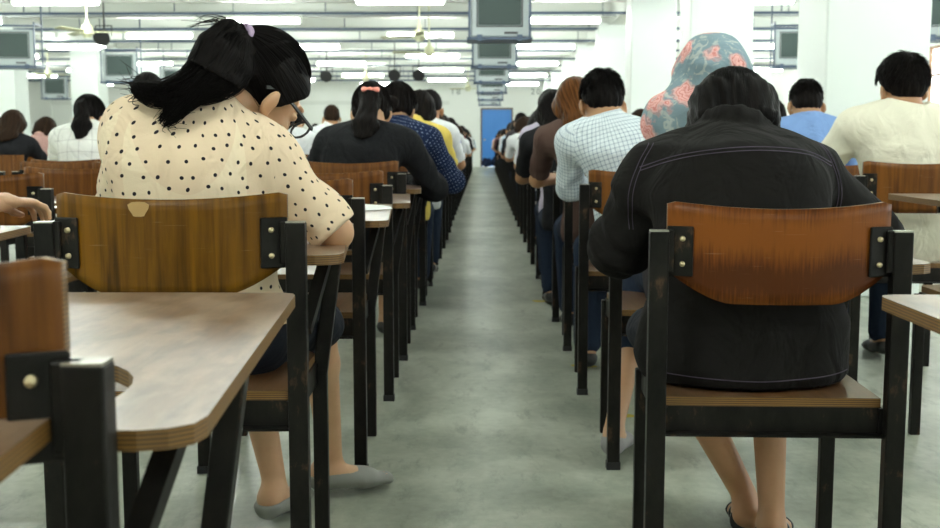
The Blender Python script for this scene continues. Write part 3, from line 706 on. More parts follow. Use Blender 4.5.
def make_speaker():
    r = empty('hanging_loudspeaker')
    bm = bmesh.new(); cyl(bm, (0,-.12,-.05), (0,.1,.05), .17, .09, 16); cyl(bm, (0,.1,.05), (0,.2,.09), .06, .05, 12); bm_obj('horn', bm, M['black'], r)
    bm = bmesh.new(); bar(bm, (0,.05,.05), (0,.05,1.1), .025); bar(bm, (-.16,.0,0), (-.16,.03,.2), .02); bar(bm, (.16,0,0), (.16,.03,.2), .02); bar(bm, (-.16,.03,.2), (.16,.03,.2), .02); bm_obj('bracket', bm, M['black'], r); return r
sp0 = make_speaker(); first = True
for x, y, z, l in [(-3.45,24.5,2.4,'left of three above the woman with the pink bow'), (-1.95,24.5,2.42,'middle of three above the woman with the pink bow'), (-1.42,24.5,2.42,'right of three, above the dark hair bun'), (-6.9,14.2,2.78,'at the top left corner'), (-6.0,17.6,2.6,'by the ceiling fan on the left')]:
    t = sp0 if first else copy_tree(sp0); first = False; t.location = (x, y, z); t.scale = (.8,)*3; tag(t, 'black loudspeaker hanging on a bracket, '+l, 'loudspeaker', 'hanging loudspeakers')

# ------------------------------------------------------------------ tablet-arm chairs
W2 = .225
def backrest_mesh(m, wob=0):
    nx, nz = 28, 8; bm = bmesh.new(); grid = {}
    for side in (0, 1):
        for i in range(nx+1):
            u = -1+2*i/nx; x = u*.208; top = .847-.013*(1-u*u)-(.006 if abs(u) > .985 else 0); au = abs(u)
            bot = .655+.058*max(0, (au-.45)/.55)**1.6
            y = .012-.055*(1-u*u)+(.013 if side else 0)
            for j in range(nz+1):
                t = j/nz; grid[side, i, j] = bm.verts.new((x, y+.012*(t-.5)*0, bot+(top-bot)*t))
    g = grid
    for i in range(nx):
        for j in range(nz):
            bm.faces.new((g[0,i,j], g[0,i+1,j], g[0,i+1,j+1], g[0,i,j+1])); bm.faces.new((g[1,i,j], g[1,i,j+1], g[1,i+1,j+1], g[1,i+1,j]))
    for i in range(nx):
        for j in (0, nz): f = bm.faces.new((g[0,i,j], g[0,i+1,j], g[1,i+1,j], g[1,i,j])); f.material_index = 1
    for j in range(nz):
        for i in (0, nx): f = bm.faces.new((g[0,i,j], g[1,i,j], g[1,i,j+1], g[0,i,j+1])); f.material_index = 1
    return bm
def tablet_pts():
    p = [(.198,.045), (.205,.031), (.218,.025), (.255,.025), (.280,.032), (.298,.048), (.303,.075), (.250,.845), (.243,.865), (.225,.875), (-.13,.875), (-.148,.868), (-.155,.85), (-.155,.36), (-.14,.34)]
    c = [( .235-.20*math.sin(a), .335-.0*a-.20*(math.cos(a))+.0) for a in ()]
    arc = [(.040+.158*math.sin(a), .17+.17*math.cos(a)) for a in np.linspace(.0, PI/2, 9)]
    return p[:]+[(x, y) for x, y in arc]
TAB = tablet_pts()
def ply(bm, pts, z0, z1):
    prism(bm, pts, z0, z1); bevel(bm, .0015, 1)
    bm.normal_update()
    for f in bm.faces: f.material_index = 0 if f.normal.z > .6 else 1
def make_chair(style='back'):
    r = empty('tablet_arm_chair')
    for s in (-1, 1):
        bm = bmesh.new(); bar(bm, (s*(W2+.0), 0, .02), (s*W2, 0, .79), .036, .030); bevel(bm, .003, 2)
        bm.normal_update(); leg = bm_obj('leg', bm, M['steel'], r)
        bm = bmesh.new(); span(bm, s*W2-.017, s*W2+.017, -.014, .014, .7895, .792); bm_obj('end_cap', bm, M['bare'], leg)
        bm = bmesh.new(); bar(bm, (s*W2, 0, 0), (s*W2, 0, .022), .040, .034); bm_obj('foot_cap', bm, M['black'], leg)
    bm = bmesh.new(); bar(bm, (-.205, .40, 0), (-.205, .40, .44), .032, .026); bevel(bm, .003, 2); bm_obj('leg', bm, M['steel'], r)
    bm = bmesh.new(); bar(bm, (.215, .40, 0), (.215, .40, .43), .032, .026); bar(bm, (.215, .40, .42), (.25, .42, .70), .032, .026); bevel(bm, .003, 2); bm_obj('leg', bm, M['steel'], r)
    bm = bmesh.new(); span(bm, -.207, .207, -.006, .022, .392, .396); span(bm, -.207, .207, .018, .023, .394, .447); span(bm, -.19, .19, .385, .41, .395, .444)
    for s in (-1, 1): span(bm, s*.205-.004, s*.205+.004, .01, .40, .395, .446)
    bm_obj('seat_frame', bm, M['steel'], r)
    bm = bmesh.new(); bar(bm, (.235, .03, .58), (.262, .13, .704), .022); bm_obj('tablet_bracket', bm, M['steel'], r)
    bm = bmesh.new(); bar(bm, (-.12, .50, .694), (.245, .44, .694), .022); bar(bm, (.04, .80, .694), (.23, .45, .694), .022); bm_obj('tablet_support', bm, M['steel'], r)
    sp = [(-.205,.018), (.205,.018), (.205,.39), (.19,.425), (-.19,.425), (-.205,.39)]
    bm = bmesh.new(); ply(bm, sp, .447, .465); o = bm_obj('seat', bm, M['seat'], r); o.data.materials.append(M['edge'])
    o = bm_obj('backrest', backrest_mesh(None), M[style], r, True); o.data.materials.append(M['edge'])
    for s in (-1, 1):
        bm = bmesh.new(); box(bm, (s*.186, -.004, .752), (.050, .006, .095), Matrix.Rotation(s*.38, 3, 'Z')); box(bm, (s*.210, .000, .752), (.026, .02, .08)); bevel(bm, .002, 1); p = bm_obj('bracket_plate', bm, M['steel'], r)
        for z in (.728, .776): bm = bmesh.new(); cyl(bm, (s*.180, .0, z), (s*.183, -.014, z), .0065, .005, 10); bm_obj('bolt', bm, M['brass'], p, True)
    bm = bmesh.new(); ply(bm, TAB, .706, .725); o = bm_obj('writing_tablet', bm, M['desk'], r); o.data.materials.append(M['edge'])
    return r
def chair_single(style='back'):
    bm = bmesh.new()
    def mi(n0, k):
        bm.faces.ensure_lookup_table()
        for f in bm.faces[n0:]: f.material_index = k
    for s in (-1, 1): bar(bm, (s*W2,0,0), (s*W2,0,.79), .034)
    bar(bm, (-.205,.40,0), (-.205,.40,.44), .03); bar(bm, (.215,.40,0), (.215,.40,.43), .03); bar(bm, (.215,.40,.42), (.25,.42,.70), .03); span(bm, -.207, .207, .0, .4, .395, .444)
    n0 = len(bm.faces); span(bm, -.205, .205, .018, .42, .447, .465); prism(bm, TAB, .706, .725); mi(n0, 1)
    n0 = len(bm.faces)
    for i in range(6):
        u0, u1 = -1+i/3, -1+(i+1)/3; y0, y1 = .012-.044*(1-u0*u0), .012-.044*(1-u1*u1)
        bar(bm, (u0*.222, y0, .75), (u1*.222, y1, .75), .013, .18)
    mi(n0, 2)
    o = bm_obj('tablet_arm_chair', bm, M['steel']); o.data.materials.append(M['desk']); o.data.materials.append(M[style]); return o
CH = {}
def chair(x, y, label, style='back', rz=0., sz=1., far=False, group='wooden tablet-arm exam chairs'):
    key = (style, far)
    if key not in CH: CH[key] = chair_single(style) if far else make_chair(style); c = CH[key]
    else: c = copy_tree(CH[key])
    c.location = (x, y, 0); c.rotation_euler = (0,0,rz); c.scale = (1,1,sz); tag(c, label, 'chair', group); return c
chair(-.605, .05, 'nearest chair, only its worn writing tablet corner shows at lower left')
c = chair(-.548, .88, 'empty chair at the lower left with the big glossy writing tablet in the foreground', sz=.975)
for ch in c.children:
    if ch.name.startswith('backrest'): ch.location = (-.006, 0, .032)
L1 = chair(-.588, 2.06, 'chair with golden backrest under the woman in the polka dot blouse', 'back_gold', rz=.02, sz=1.01); L1.scale = (1.045, 1, 1.01)
bm = bmesh.new(); prism(bm, [(math.cos(a)*.017*(1+.25*math.sin(3*a)), math.sin(a)*.017*(1+.2*math.cos(2*a))) for a in np.linspace(0, 2*PI, 15)[:-1]], 0, .0006)
o = bm_obj('chipped_patch', bm, mat('bare_chip', (.42, .26, .10), .7), L1); o.rotation_euler = (PI/2,0,0); o.location = (-.045, -.0435, .817); tag(o, 'pale chipped patch near the top edge')
chair(-.575, 3.08, 'empty chair directly in front of the woman in the polka dot blouse')
chair(-.57, 3.97, 'empty chair just behind the woman with the pink hair bow')
chair(-.572, 4.72, 'chair under the woman in black with the pink hair bow', 'back_dark', sz=1.025)
R0 = chair(.735, .74, 'chair at the lower right edge of which only the writing tablet corner shows')
R1 = chair(.556, 2.06, 'chair with figured orange-brown backrest under the person in the black jacket', 'back_fig', rz=-.03, sz=.99)
chair(.605, 3.13, 'chair of the person in the floral headscarf, hidden behind the black jacket')
chair(.60, 4.08, 'chair under the man in the blue and white checked shirt')
chair(1.61, 3.12, 'empty chair at the right edge with light wooden writing tablet, behind the man in cream', sz=1.05)
chair(1.66, 4.22, 'chair under the man in the cream shirt', 'back', sz=1.035)
chair(1.66, 5.25, 'chair under the man in the light blue shirt')
chair(2.72, 4.0, 'empty chair at the far right of the floor, two columns from the aisle')
chair(-1.45, 2.05, 'chair at the left edge on whose writing tablet a hand rests')
chair(-1.685, 3.67, 'empty chair at the left edge just beyond the writing hand')
chair(-1.70, 4.55, 'empty chair in the second column on the left, in front of the writing hand')
chair(-2.22, 5.75, 'brown backrest chair just behind the girl in the white plaid shirt', 'back_dark')
chair(-2.75, 5.75, 'chair with scribbled dark backrest at the left edge, left of the plaid shirt', 'back_dark')
chair(-2.45, 6.45, 'chair under the girl with the ponytail in the white plaid shirt', 'back_dark')

# ------------------------------------------------------------------ the nearest people
# woman in the polka dot blouse
P = pose(hip=(.0,.20,.56), waist=(-.02,.175,.72), chest=(-.045,.185,.89), neck=(-.01,.23,.995), head=(.093,.31,1.062), rot=(42,16,-40), sh=.142, shz=-.045, shR=-.05, shL=.02, tw=6,
         eL=(-.26,.40,.76), eR=(.258,.245,.757), wL=(-.12,.60,.75), wR=(.16,.50,.76), kL=(-.02,.60,.49), kR=(.16,.62,.50), aL=(.05,.60,.095), aR=(.165,.80,.10), fat=1.06, toeL=(.3,1), toeR=(.95,.5))
b = make_body('person', P, M['skin_light'], .006); b.location = (-.572, 2.08, 0)
tag(b, 'woman with a black ponytail in a cream polka dot blouse bent over her desk', 'person')
make_shirt(P, M['polka'], b, .006, 'blouse', grow=.016, sleeve=.93, amp=.0036, seed=11, hemz=.575)
make_legs(P, M['skirt'], b, .008, 'skirt', 'skirt'); make_shoes(P, M['shoe_grey'], b, .005, 'flat')
def fancy_ponytail(P, parent):
    R = RX(*P['rot']); h = V3(P['head']); q = []; E = lambda c, r, k=.02: q.append(Ell(hp(h, R, c), r, R, k))
    E((0,-.016,.026), (.089,.107,.100)); cut = [cutplane(hp(h, R, (0,.045,.03)), R@V3((0,.85,-.5))), cutplane(hp(h, R, (0,-.05,-.055)), R@V3((0,.25,-1)))]
    for s in (-1, 1): q.append(Ecap(hp(h, R, (s*.070,.03,.04)), hp(h, R, (s*.075,.015,-.0)), .022, .014, k=.03))
    tie = hp(h, R, (-.01,-.108,.075)) 
    tie = V3((.070,.255,1.165))
    path = np.array([tie, (.045,.225,1.172), (.018,.19,1.140), (.002,.165,1.095), (-.02,.135,1.060), (-.06,.11,1.042), (-.095,.11,1.046), (-.115,.12,1.058)])
    path2 = np.array([tie, (.06,.22,1.155), (.045,.18,1.115), (.030,.145,1.075), (.0,.115,1.045), (-.03,.095,1.012), (-.050,.08,.990)])
    path3 = np.array([tie, (.070,.225,1.14), (.072,.19,1.095), (.055,.155,1.065), (.025,.13,1.048), (-.02,.105,1.035), (-.06,.10,1.028)])
    for pp, r in ((path, (.016,.026,.031,.031,.026,.020,.014,.005)), (path2, (.016,.024,.028,.027,.021,.014,.005)), (path3, (.016,.024,.028,.026,.022,.016,.008))):
        for i in range(len(pp)-1): q.append(Ecap(pp[i], pp[i+1], r[i], r[i+1], k=.012))
    ug = [PoleUV(hp(h, R, (0,0,.02)), tie-hp(h, R, (0,0,.02)), .1), AxisUV(list(path), .04), AxisUV(list(path2), .04), AxisUV(list(path3), .04)]
    c0 = hp(h, R, (0,0,.02)); pz = (tie-c0)/np.linalg.norm(tie-c0)
    V, Fq = sdf_mesh(q, .0055, cut, folds(.0022, 75, 4))
    hair = link('hair', np_mesh('hair', V, Fq, ug), parent, M['hair'])
    S = []
    for pp, w, n in ((path, .029, 300), (path2, .026, 240), (path3, .026, 240)):
        cm = catmull(pp, 18); env = np.interp(np.linspace(0,1,18), [0,.12,.3,.6,.85,1], [.45,.9,1,.95,.7,.5])[:, None]
        for i in range(n):
            d = RNG.normal(size=3); d /= np.linalg.norm(d); ph = RNG.uniform(0, 6); wv = np.sin(np.linspace(0, 5, 18)+ph)[:, None]*RNG.normal(size=3)*.0035
            S.append(cm+d*w*env*RNG.uniform(.85, 1.12)+wv)
    for i in range(16):   # loose tips
        e = path[-1]+RNG.normal(size=3)*.012; S.append(catmull([path[-3]+RNG.normal(size=3)*.02, path[-2]+RNG.normal(size=3)*.018, e, e+V3((-.035, 0, .01))+RNG.normal(size=3)*.012], 18))
        e = path2[-1]+RNG.normal(size=3)*.008; S.append(catmull([path2[-3]+RNG.normal(size=3)*.015, path2[-2]+RNG.normal(size=3)*.012, e, e+V3((.03, 0, -.004))+RNG.normal(size=3)*.012], 18))
    for i in range(14): S.append(catmull([tie+RNG.normal(size=3)*.01, tie+V3((-.025,-.02,.028))+RNG.normal(size=3)*.005, tie+V3((-.065,-.03,.034))+RNG.normal(size=3)*.006, tie+V3((-.10,-.035,.022))+RNG.normal(size=3)*.008], 18))
    a1 = hp(h, R, (.086,.035,.0)); # strands combed over the skull towards the tie
    for i in range(520):
        az = RNG.uniform(0, 2*PI); n = np.cross(pz, [1,.13,0]); n /= np.linalg.norm(n); m = np.cross(pz, n); dd = math.cos(az)*n+math.sin(az)*m
        ths = np.linspace(RNG.uniform(.15,.3), RNG.uniform(1.3, 2.0), 18); pts = np.cos(ths)[:, None]*pz+np.sin(ths)[:, None]*dd
        loc = (pts@R)*np.array((.089,.107,.100))*RNG.uniform(1.0, 1.014)+np.array((0,-.016,.026))
        if (loc[:, 1] > .06).any() or (loc[:, 2] < -.045).any(): continue
        S.append(h+loc@R.T)
    V, Fq = tubes(np.array(S), .0011, .0004); link('loose_strands', np_mesh('loose_strands', V, Fq), hair, M['hair'])
    bm = bmesh.new(); nx = 20; d = Vector(path[1]-path[0]).normalized(); M4 = Matrix.Translation(Vector(tie)) @ d.to_track_quat('Z','Y').to_matrix().to_4x4()
    prev = None; rings = []
    for i in range(nx):
        a = 2*PI*i/nx; rings.append([bm.verts.new(M4@Vector(((.024+.008*math.cos(t))*math.cos(a), (.024+.008*math.cos(t))*math.sin(a), .009*math.sin(t)))) for t in np.linspace(0, 2*PI, 9)[:-1]])
    for i in range(nx):
        for j in range(8): bm.faces.new((rings[i][j], rings[(i+1)%nx][j], rings[(i+1)%nx][(j+1)%8], rings[i][(j+1)%8]))
    tag(bm_obj('hair_tie', bm, M['tie'], hair, True), 'lilac hair tie')
    bm = bmesh.new()
    for s in (-1, 1): bar(bm, hp(h,R,(s*.084,-.01,.012)), hp(h,R,(s*.078,.115,.008)), .004, .009); bar(bm, hp(h,R,(s*.084,-.01,.012)), hp(h,R,(s*.084,-.035,-.01)), .004, .007)
    for s in (-1, 1):
        cc = [hp(h,R,(s*.036+.030*math.cos(t),.118,-.002+.022*math.sin(t))) for t in np.linspace(0,2*PI,17)]
        for a_, b_ in zip(cc, cc[1:]): bar(bm, a_, b_, .004)
    bar(bm, hp(h,R,(-.008,.120,.004)), hp(h,R,(.008,.120,.004)), .004); tag(bm_obj('glasses', bm, M['black'], parent), 'black-framed glasses')
fancy_ponytail(P, b)

# person in the black jacket
P = pose(hip=(0,.175,.56), waist=(0,.17,.70), chest=(0,.225,.84), neck=(.0,.33,.925), head=(.03,.44,.980), rot=(70,0,-6), sh=.170, shz=-.060, eL=(-.225,.38,.72), eR=(.325,.36,.74), wL=(-.14,.56,.75), wR=(.12,.60,.75),
         kL=(-.12,.50,.50), kR=(.15,.56,.50), aL=(.10,.50,.095), aR=(.135,.40,.095), fat=1.14, toeL=(.25,1), toeR=(.3,1))
b = make_body('person', P, M['skin'], .006); b.location = (.535, 2.08, 0); tag(b, 'person in a black jacket hunched forward with the head down over the desk', 'person')
def jacket(P, parent):
    o = make_shirt(P, M['jacket'], parent, .006, 'jacket', grow=.028, sleeve=1.62, amp=.0050, flare=.012, seed=5, uvs=False, ring=.082, ring_dz=.004); return o
jk = jacket(P, b); make_legs(P, M['skirt'], b, .008, 'skirt', 'skirt'); make_shoes(P, M['shoe_black'], b, .005, 'sandal')
hr = make_hair(P, M['hair'], b, .005, 'bob', g=.004)
# combed strands over the bowed head
R = RX(*P['rot']); h = V3(P['head']); S = []
for i in range(900):
    az = RNG.uniform(0, 2*PI); pz = np.array((0.05,-.25,.97)); pz /= np.linalg.norm(pz); n = np.cross(pz, [1,.13,0]); n /= np.linalg.norm(n); m_ = np.cross(pz, n); dd = math.cos(az)*n+math.sin(az)*m_
    ths = np.linspace(.05, RNG.uniform(1.2, 1.9), 16); w_ = .06*np.sin(ths*3+RNG.uniform(0, 6))[:, None]*np.cross(pz, dd)
    pts = np.cos(ths)[:, None]*pz+np.sin(ths)[:, None]*dd+w_*.4; loc = pts*np.array((.094,.112,.106))*RNG.uniform(1.0, 1.02)+np.array((0,-.018,.028))
    if (loc[:, 1] > .07).any(): continue
    S.append(h+loc@R.T)
V, Fq = tubes(np.array(S), .0012, .0005); link('loose_strands', np_mesh('loose_strands', V, Fq), hr, M['hair'])
# seams of the jacket, laid on its surface
from mathutils.bvhtree import BVHTree
def seam(parent, pts, dirv, name='stitching', w=.0015, m=None, n=60, dashed=False):
    bv = BVHTree.FromPolygons([v.co for v in parent.data.vertices], [tuple(p.vertices) for p in parent.data.polygons]); bm = bmesh.new(); cm = catmull(pts, n); prev = None
    for k, p in enumerate(cm):
        hit = bv.ray_cast(Vector(p)-Vector(dirv)*.6, Vector(dirv))
        if hit[0] is None: prev = None; continue
        q_ = hit[0]+hit[1]*.0008
        if prev is not None and (q_-prev).length < .05: bar(bm, prev, q_, w, .0016)
        prev = q_
    o = bm_obj(name, bm, m or M['stitch'], parent); return o
for dz in (0, -.007): seam(jk, [(-.205,.3,.895+dz), (-.12,.3,.925+dz), (0,.3,.938+dz), (.12,.3,.930+dz), (.195,.3,.905+dz)], (0,1,0))
for s in (-1, 1):
    for dx in (0, .008): seam(jk, [(s*(.175+dx),.3,.945), (s*(.200+dx),.3,.90), (s*(.218+dx),.3,.84), (s*(.210+dx),.3,.76)], (0,1,0))
seam(jk, [(-.2,.2,.492), (0,.2,.486), (.2,.2,.492)], (0,1,0))

# person in the floral headscarf
P = pose(hip=(.06,.20,.56), chest=(.10,.22,.86), waist=(.08,.18,.71), neck=(.11,.25,1.01), head=(.095,.30,1.125), rot=(24,8,20), sh=.135, shz=-.06, eL=(-.10,.45,.76), eR=(.32,.42,.76), kL=(-.06,.55,.5), aL=(-.205,.10,.10), toeL=(.25,1))
b = make_body('person', P, M['skin_light'], .009); b.location = (.60, 3.13, 0); tag(b, 'person in a blue-grey headscarf with coral flowers, seen beyond the black jacket', 'person')
make_shirt(P, M['c_dark_grey'], b, .009, 'shirt', sleeve=1.8, uvs=False); make_legs(P, M['denim'], b, .010, hem=.5); make_shoes(P, M['shoe_mix'], b, .006)
R = RX(*P['rot']); h = V3(P['head']); nb = V3(P['neck'])
q = [Ell(hp(h,R,(0,-.02,.02)), (.116,.13,.128), R, .03), Ecap(hp(h,R,(0,-.05,-.02)), nb+V3((0,-.02,.02)), (.10,.085), (.12,.09), k=.05), Ecap(nb+V3((-.15,-.005,-.0)), nb+V3((.08,-.005,-.01)), .085, .085, k=.06), Ecap(nb+V3((0,-.03,0)), nb+V3((-.02,-.05,-.12)), (.13,.07), (.06,.04), k=.06), Ecap(hp(h,R,(-.09,0,-.06)), nb+V3((-.12,.0,-.03)), .04, .05, k=.05)]
V, Fq = sdf_mesh(q, .008, [lambda X, c=hp(h,R,(0,.115,-.02)): (.072-np.linalg.norm(X-c, axis=-1)).astype(F32)], folds(.005, 26, 8)); link('headscarf', np_mesh('headscarf', V, Fq), b, M['floral'])

# man in the checked shirt
P = pose(hip=(-.02,.19,.56), waist=(-.05,.185,.72), chest=(-.10,.22,.91), neck=(-.135,.27,1.005), head=(-.16,.32,1.105), rot=(22,0,8), sh=.152, shz=-.055, eL=(-.27,.42,.76), eR=(.12,.46,.76), wL=(-.12,.62,.75), fat=1.0, kL=(-.17,.55,.5), aL=(-.19,.45,.095))
b = person(P, (.63, 4.10, 0), 'man with short black hair in a blue and white checked shirt, right of the aisle', 'check', 'skin', ('trousers','denim'), ('short','hair'), 'shoe_black', .008, sleeve=1.6, grow=.014, seed=21)
# man in cream
P = pose(chest=(0,.215,.91), neck=(0,.24,1.055), head=(.01,.27,1.165), rot=(14,0,4), sh=.195, shz=-.05, fat=1.12, eL=(-.31,.36,.77), eR=(.31,.36,.77))
b = person(P, (1.68, 4.24, 0), 'man with thick black hair in a cream shirt at the right edge', 'c_cream', 'skin', ('trousers','denim'), ('short','hair_soft'), 'shoe_black', .008, sleeve=1.6, grow=.024, seed=31, hg=.012)
# man in light blue
P = pose(chest=(0,.225,.90), neck=(0,.27,1.03), head=(0,.33,1.135), rot=(22,0,-4), sh=.185, shz=-.055)
b = person(P, (1.62, 5.27, 0), 'man with close-cropped hair in a light blue shirt between the columns', 'c_blue', 'skin', ('trousers','denim'), ('short','hair_soft'), 'shoe_black', .009, sleeve=.8, grow=.02, seed=41, hg=-.006)
# woman with the pink bow
P = pose(hip=(.02,.19,.56), chest=(.02,.24,.87), neck=(.045,.31,.99), head=(.055,.38,1.085), rot=(38,0,4), sh=.18, shz=-.055, eL=(-.24,.44,.76), eR=(.345,.42,.73), wR=(.16,.62,.75), fat=1.1)
b = person(P, (-.572, 4.74, 0), 'woman in a black cardigan with a coral pink bow in her hair', 'c_black', 'skin_light', ('skirt','skirt'), ('tail','hair_soft'), 'shoe_black', .008, sleeve=1.7, grow=.02, seed=51, shirt_name='cardigan')
R = RX(*P['rot']); h = V3(P['head']); q = []
for s in (-1, 1): q.append(Ecap(hp(h,R,(s*.006,-.130,.022)), hp(h,R,(s*.032,-.128,.024)), (.008,.008), (.019,.010), side=R@V3((0,.4,1)), k=.004))
q.append(Ell(hp(h,R,(0,-.134,.022)), (.009,.009,.009), R, .003)); V, Fq = sdf_mesh(q, .003, pad=.01); link('hair_bow', np_mesh('hair_bow', V, Fq), b, M['bow'])
# woman in navy dots with a bun
P = pose(hip=(.04,.19,.56), chest=(.09,.24,.88), neck=(.13,.30,1.02), head=(.135,.36,1.12), rot=(30,0,-12), sh=.17, eL=(-.16,.44,.76), eR=(.42,.42,.73), wR=(.22,.62,.75), fat=1.08)
b = person(P, (-.585, 5.52, 0), 'woman with a dark hair bun in a navy dotted blouse leaning towards the aisle', 'pin_navy', 'skin', ('skirt','skirt'), ('bun','hair_soft'), 'shoe_black', .008, sleeve=1.8, grow=.02, seed=61, hg=.006)
chair(-.585, 5.5, 'chair under the woman with the bun in navy dots', 'back_dark')
# girl in white plaid
P = pose(hip=(0,.19,.56), chest=(.0,.235,.89), neck=(0,.29,1.01), head=(-.01,.35,1.10), rot=(34,0,-10), sh=.17, shz=-.05, eL=(-.26,.44,.76))
b = person(P, (-2.42, 6.47, 0), 'girl with a long black ponytail in a white plaid shirt on the left', 'plaid', 'skin_light', ('trousers','denim'), ('tail','hair'), 'shoe_black', .009, sleeve=1.5, grow=.022, seed=71, amp=.003)
# person out of frame whose hand shows at the left edge
P = pose(hip=(0,.19,.56), chest=(.04,.28,.86), neck=(.06,.36,.97), head=(.08,.45,1.04), rot=(50,0,0), eR=(.14,.52,.79), wR=(.225,.745,.795), eL=(-.28,.48,.76))
b = person(P, (-1.45, 2.07, 0), 'person at the left edge of whom only the writing hand and forearm show', 'c_white', 'skin_light', ('trousers','denim'), ('bob','hair'), 'shoe_black', .009, sleeve=.8, seed=81)

# ------------------------------------------------------------------ the other students
def proto(P, style, hg=0., fat=1.):
    return person(P, (0,0,-50), None, 'c_white', 'skin', ('trousers','denim'), (style, 'hair_soft'), 'shoe_black', .011, sleeve=.8, grow=.012, seed=3, hg=hg, cat=None)
def lean(P, dx):
    P = dict(P)
    for k_, f_ in (('waist',.15), ('chest',.5), ('neck',.85), ('head',1.15), ('eL',.35), ('eR',.35)): v = list(P[k_]); v[0] += dx*f_; P[k_] = tuple(v)
    return P
BASE = {
 'short': (pose(head=(.0,.37,1.10), rot=(35,0,0), neck=(.0,.30,1.0), fat=1.04), 'short'),
 'upright': (pose(chest=(0,.215,.90), neck=(0,.24,1.04), head=(0,.28,1.15), rot=(16,0,10)), 'short'),
 'long': (pose(head=(.0,.36,1.10), rot=(34,0,-5), neck=(.0,.29,1.0)), 'long'),
 'tail': (pose(head=(.0,.39,1.08), rot=(45,0,6)), 'tail'),
 'bob': (pose(head=(.0,.38,1.09), rot=(40,8,-8), neck=(.0,.30,1.0)), 'bob'),
}
PR = {}
for k_, (p_, st) in BASE.items(): PR[k_+'_right'] = proto(lean(p_, .085), st); PR[k_+'_left'] = proto(lean(p_, -.085), st)
PR['upright'] = proto(BASE['upright'][0], 'short'); PR['long'] = proto(BASE['long'][0], 'long')
USED = set()
def student(kind, x, y, colour, label, group, hair='hair_soft', sk=None, sz=1., rz=0.):
    o = PR[kind]
    if kind in USED: o = copy_tree(o)
    USED.add(kind)
    o.location = (x, y, 0); o.rotation_euler = (0,0,rz); o.scale = (sz,)*3; tag(o, label, 'person', group)
    for ch in o.children:
        nm = ch.name.split('.')[0]
        mm = M['c_'+colour] if nm == 'shirt' else (M[hair] if nm == 'hair' else None)
        if mm: ch.material_slots[0].link = 'OBJECT'; ch.material_slots[0].material = mm
    return o
near = [
 ('long_left', .54, 4.97, 'brown', 'hair_brown', 'woman with long reddish-brown hair beyond the checked shirt', 1.02),
 ('long_left', .49, 5.78, 'black', 'hair', 'woman with long black hair in a black cardigan, right of the aisle', 1.0),
 ('upright_left', .52, 6.72, 'lilac', 'hair_soft', 'student in a lilac shirt beyond the black cardigan', 1.0),
 ('short_left', .60, 7.60, 'grey', 'hair_soft', 'student in a pale grey short-sleeved shirt right of the aisle', 1.0),
 ('tail_left', .60, 8.5, 'peach', 'hair_soft', 'student in a peach blouse right of the aisle', 1.0),
 ('bob_right', -.49, 6.35, 'yellow', 'hair_soft', 'student in a yellow top leaning out beyond the navy dotted blouse', 1.03),
 ('short_right', -.47, 7.2, 'white', 'hair', 'short-haired student in a white shirt just beyond the yellow top', 1.06),
 ('long_right', -.49, 8.05, 'white', 'hair_dark_brown', 'brown-haired student in white left of the aisle', 1.0),
 ('short_right', -.53, 8.9, 'white', 'hair_soft', 'student in white beyond the brown-haired one in white', 1.03),
 ('tail_right', -.53, 9.75, 'pale_blue', 'hair_soft', 'student in a pale blue shirt left of the aisle', 1.0),
 ('bob_right', -.53, 10.6, 'maroon', 'hair_soft', 'student in a maroon top left of the aisle', 1.0),
 ('short_right', -.53, 11.45, 'royal', 'hair_soft', 'student in a royal blue top left of the aisle', 1.0),
 ('upright', -1.78, 5.6, 'lilac', 'hair', 'dark-haired student whose head shows over the polka dot shoulder', 1.03),
 ('long', -3.85, 8.7, 'black', 'hair_dark_brown', 'student in a black top at the far left edge', .98),
 ('bob_right', -4.12, 9.8, 'pink', 'hair_dark_brown', 'student in a dusky pink top at the left, left of the plaid shirt', .96),
 ('long', -3.85, 10.7, 'lilac', 'hair', 'dark long-haired student right of the plaid shirt', .96),
 ('upright', -1.62, 9.2, 'white', 'hair', 'student in white seen between polka dots and black cardigan', .98),
 ('short_right', 1.85, 7.1, 'dark_grey', 'hair_soft', 'dark-haired student half hidden behind the man in light blue', 1.0),
 ('short_left', 3.4, 8.1, 'dark_grey', 'hair', 'dark-haired student at the right edge beyond the column', .98),
 ('bob_left', 3.85, 9.1, 'black', 'hair', 'farther dark-haired student at the right edge beyond the column', .96),
 ('bob_left', 1.55, 9.9, 'brown', 'hair_dark_brown', 'brown-haired student between checked shirt and headscarf', 1.02),
]
for kind, x, y, c_, h_, l, s_ in near:
    student(kind, x, y, c_, l, None, h_, sz=s_)
    far = y > 8; cx = x
    if abs(x) < .7: cx = .61 if x > 0 else -.575
    chair(cx, y-.02, 'chair under the '+' '.join(l.split()[:13]), 'back_dark', far=far)
kinds = ['short','tail','upright','bob','long','short','tail']; cols = ['white','black','pale_blue','white','dark_grey','navy','white','peach','grey','black','white','maroon']
hs = ['hair','hair_soft','hair_dark_brown','hair_soft']
def row(x, ys, where, side):
    for i, y in enumerate(ys):
        c_ = cols[(i*5+side*3) % len(cols)]
        student(kinds[(i*3+side) % 7]+('_right' if side in (0,2,3,5) else '_left'), x+RNG.uniform(-.08,.08), y, c_, f'distant student in a {c_.replace("_"," ")} top {where}', f'students in {c_.replace("_"," ")} {where}', hs[(i*7+side) % 4], sz=RNG.uniform(.96, 1.04))
        chair(x, y-.02, f'distant wooden exam chair {where}', 'back_dark', far=True, group=f'distant exam chairs {where}')
row(-.585, np.arange(12.3, 36, .95), 'far down the row left of the aisle', 0)
row(.62, np.arange(9.4, 36, .95), 'far down the row right of the aisle', 1)
row(-1.75, [11.2, 12.3, 13.6, 15.2, 17, 19, 21.5, 24], 'far down the second row on the left', 2)
row(-2.9, [12.5, 14.2, 16, 18.5, 21], 'far down the third row on the left', 3)
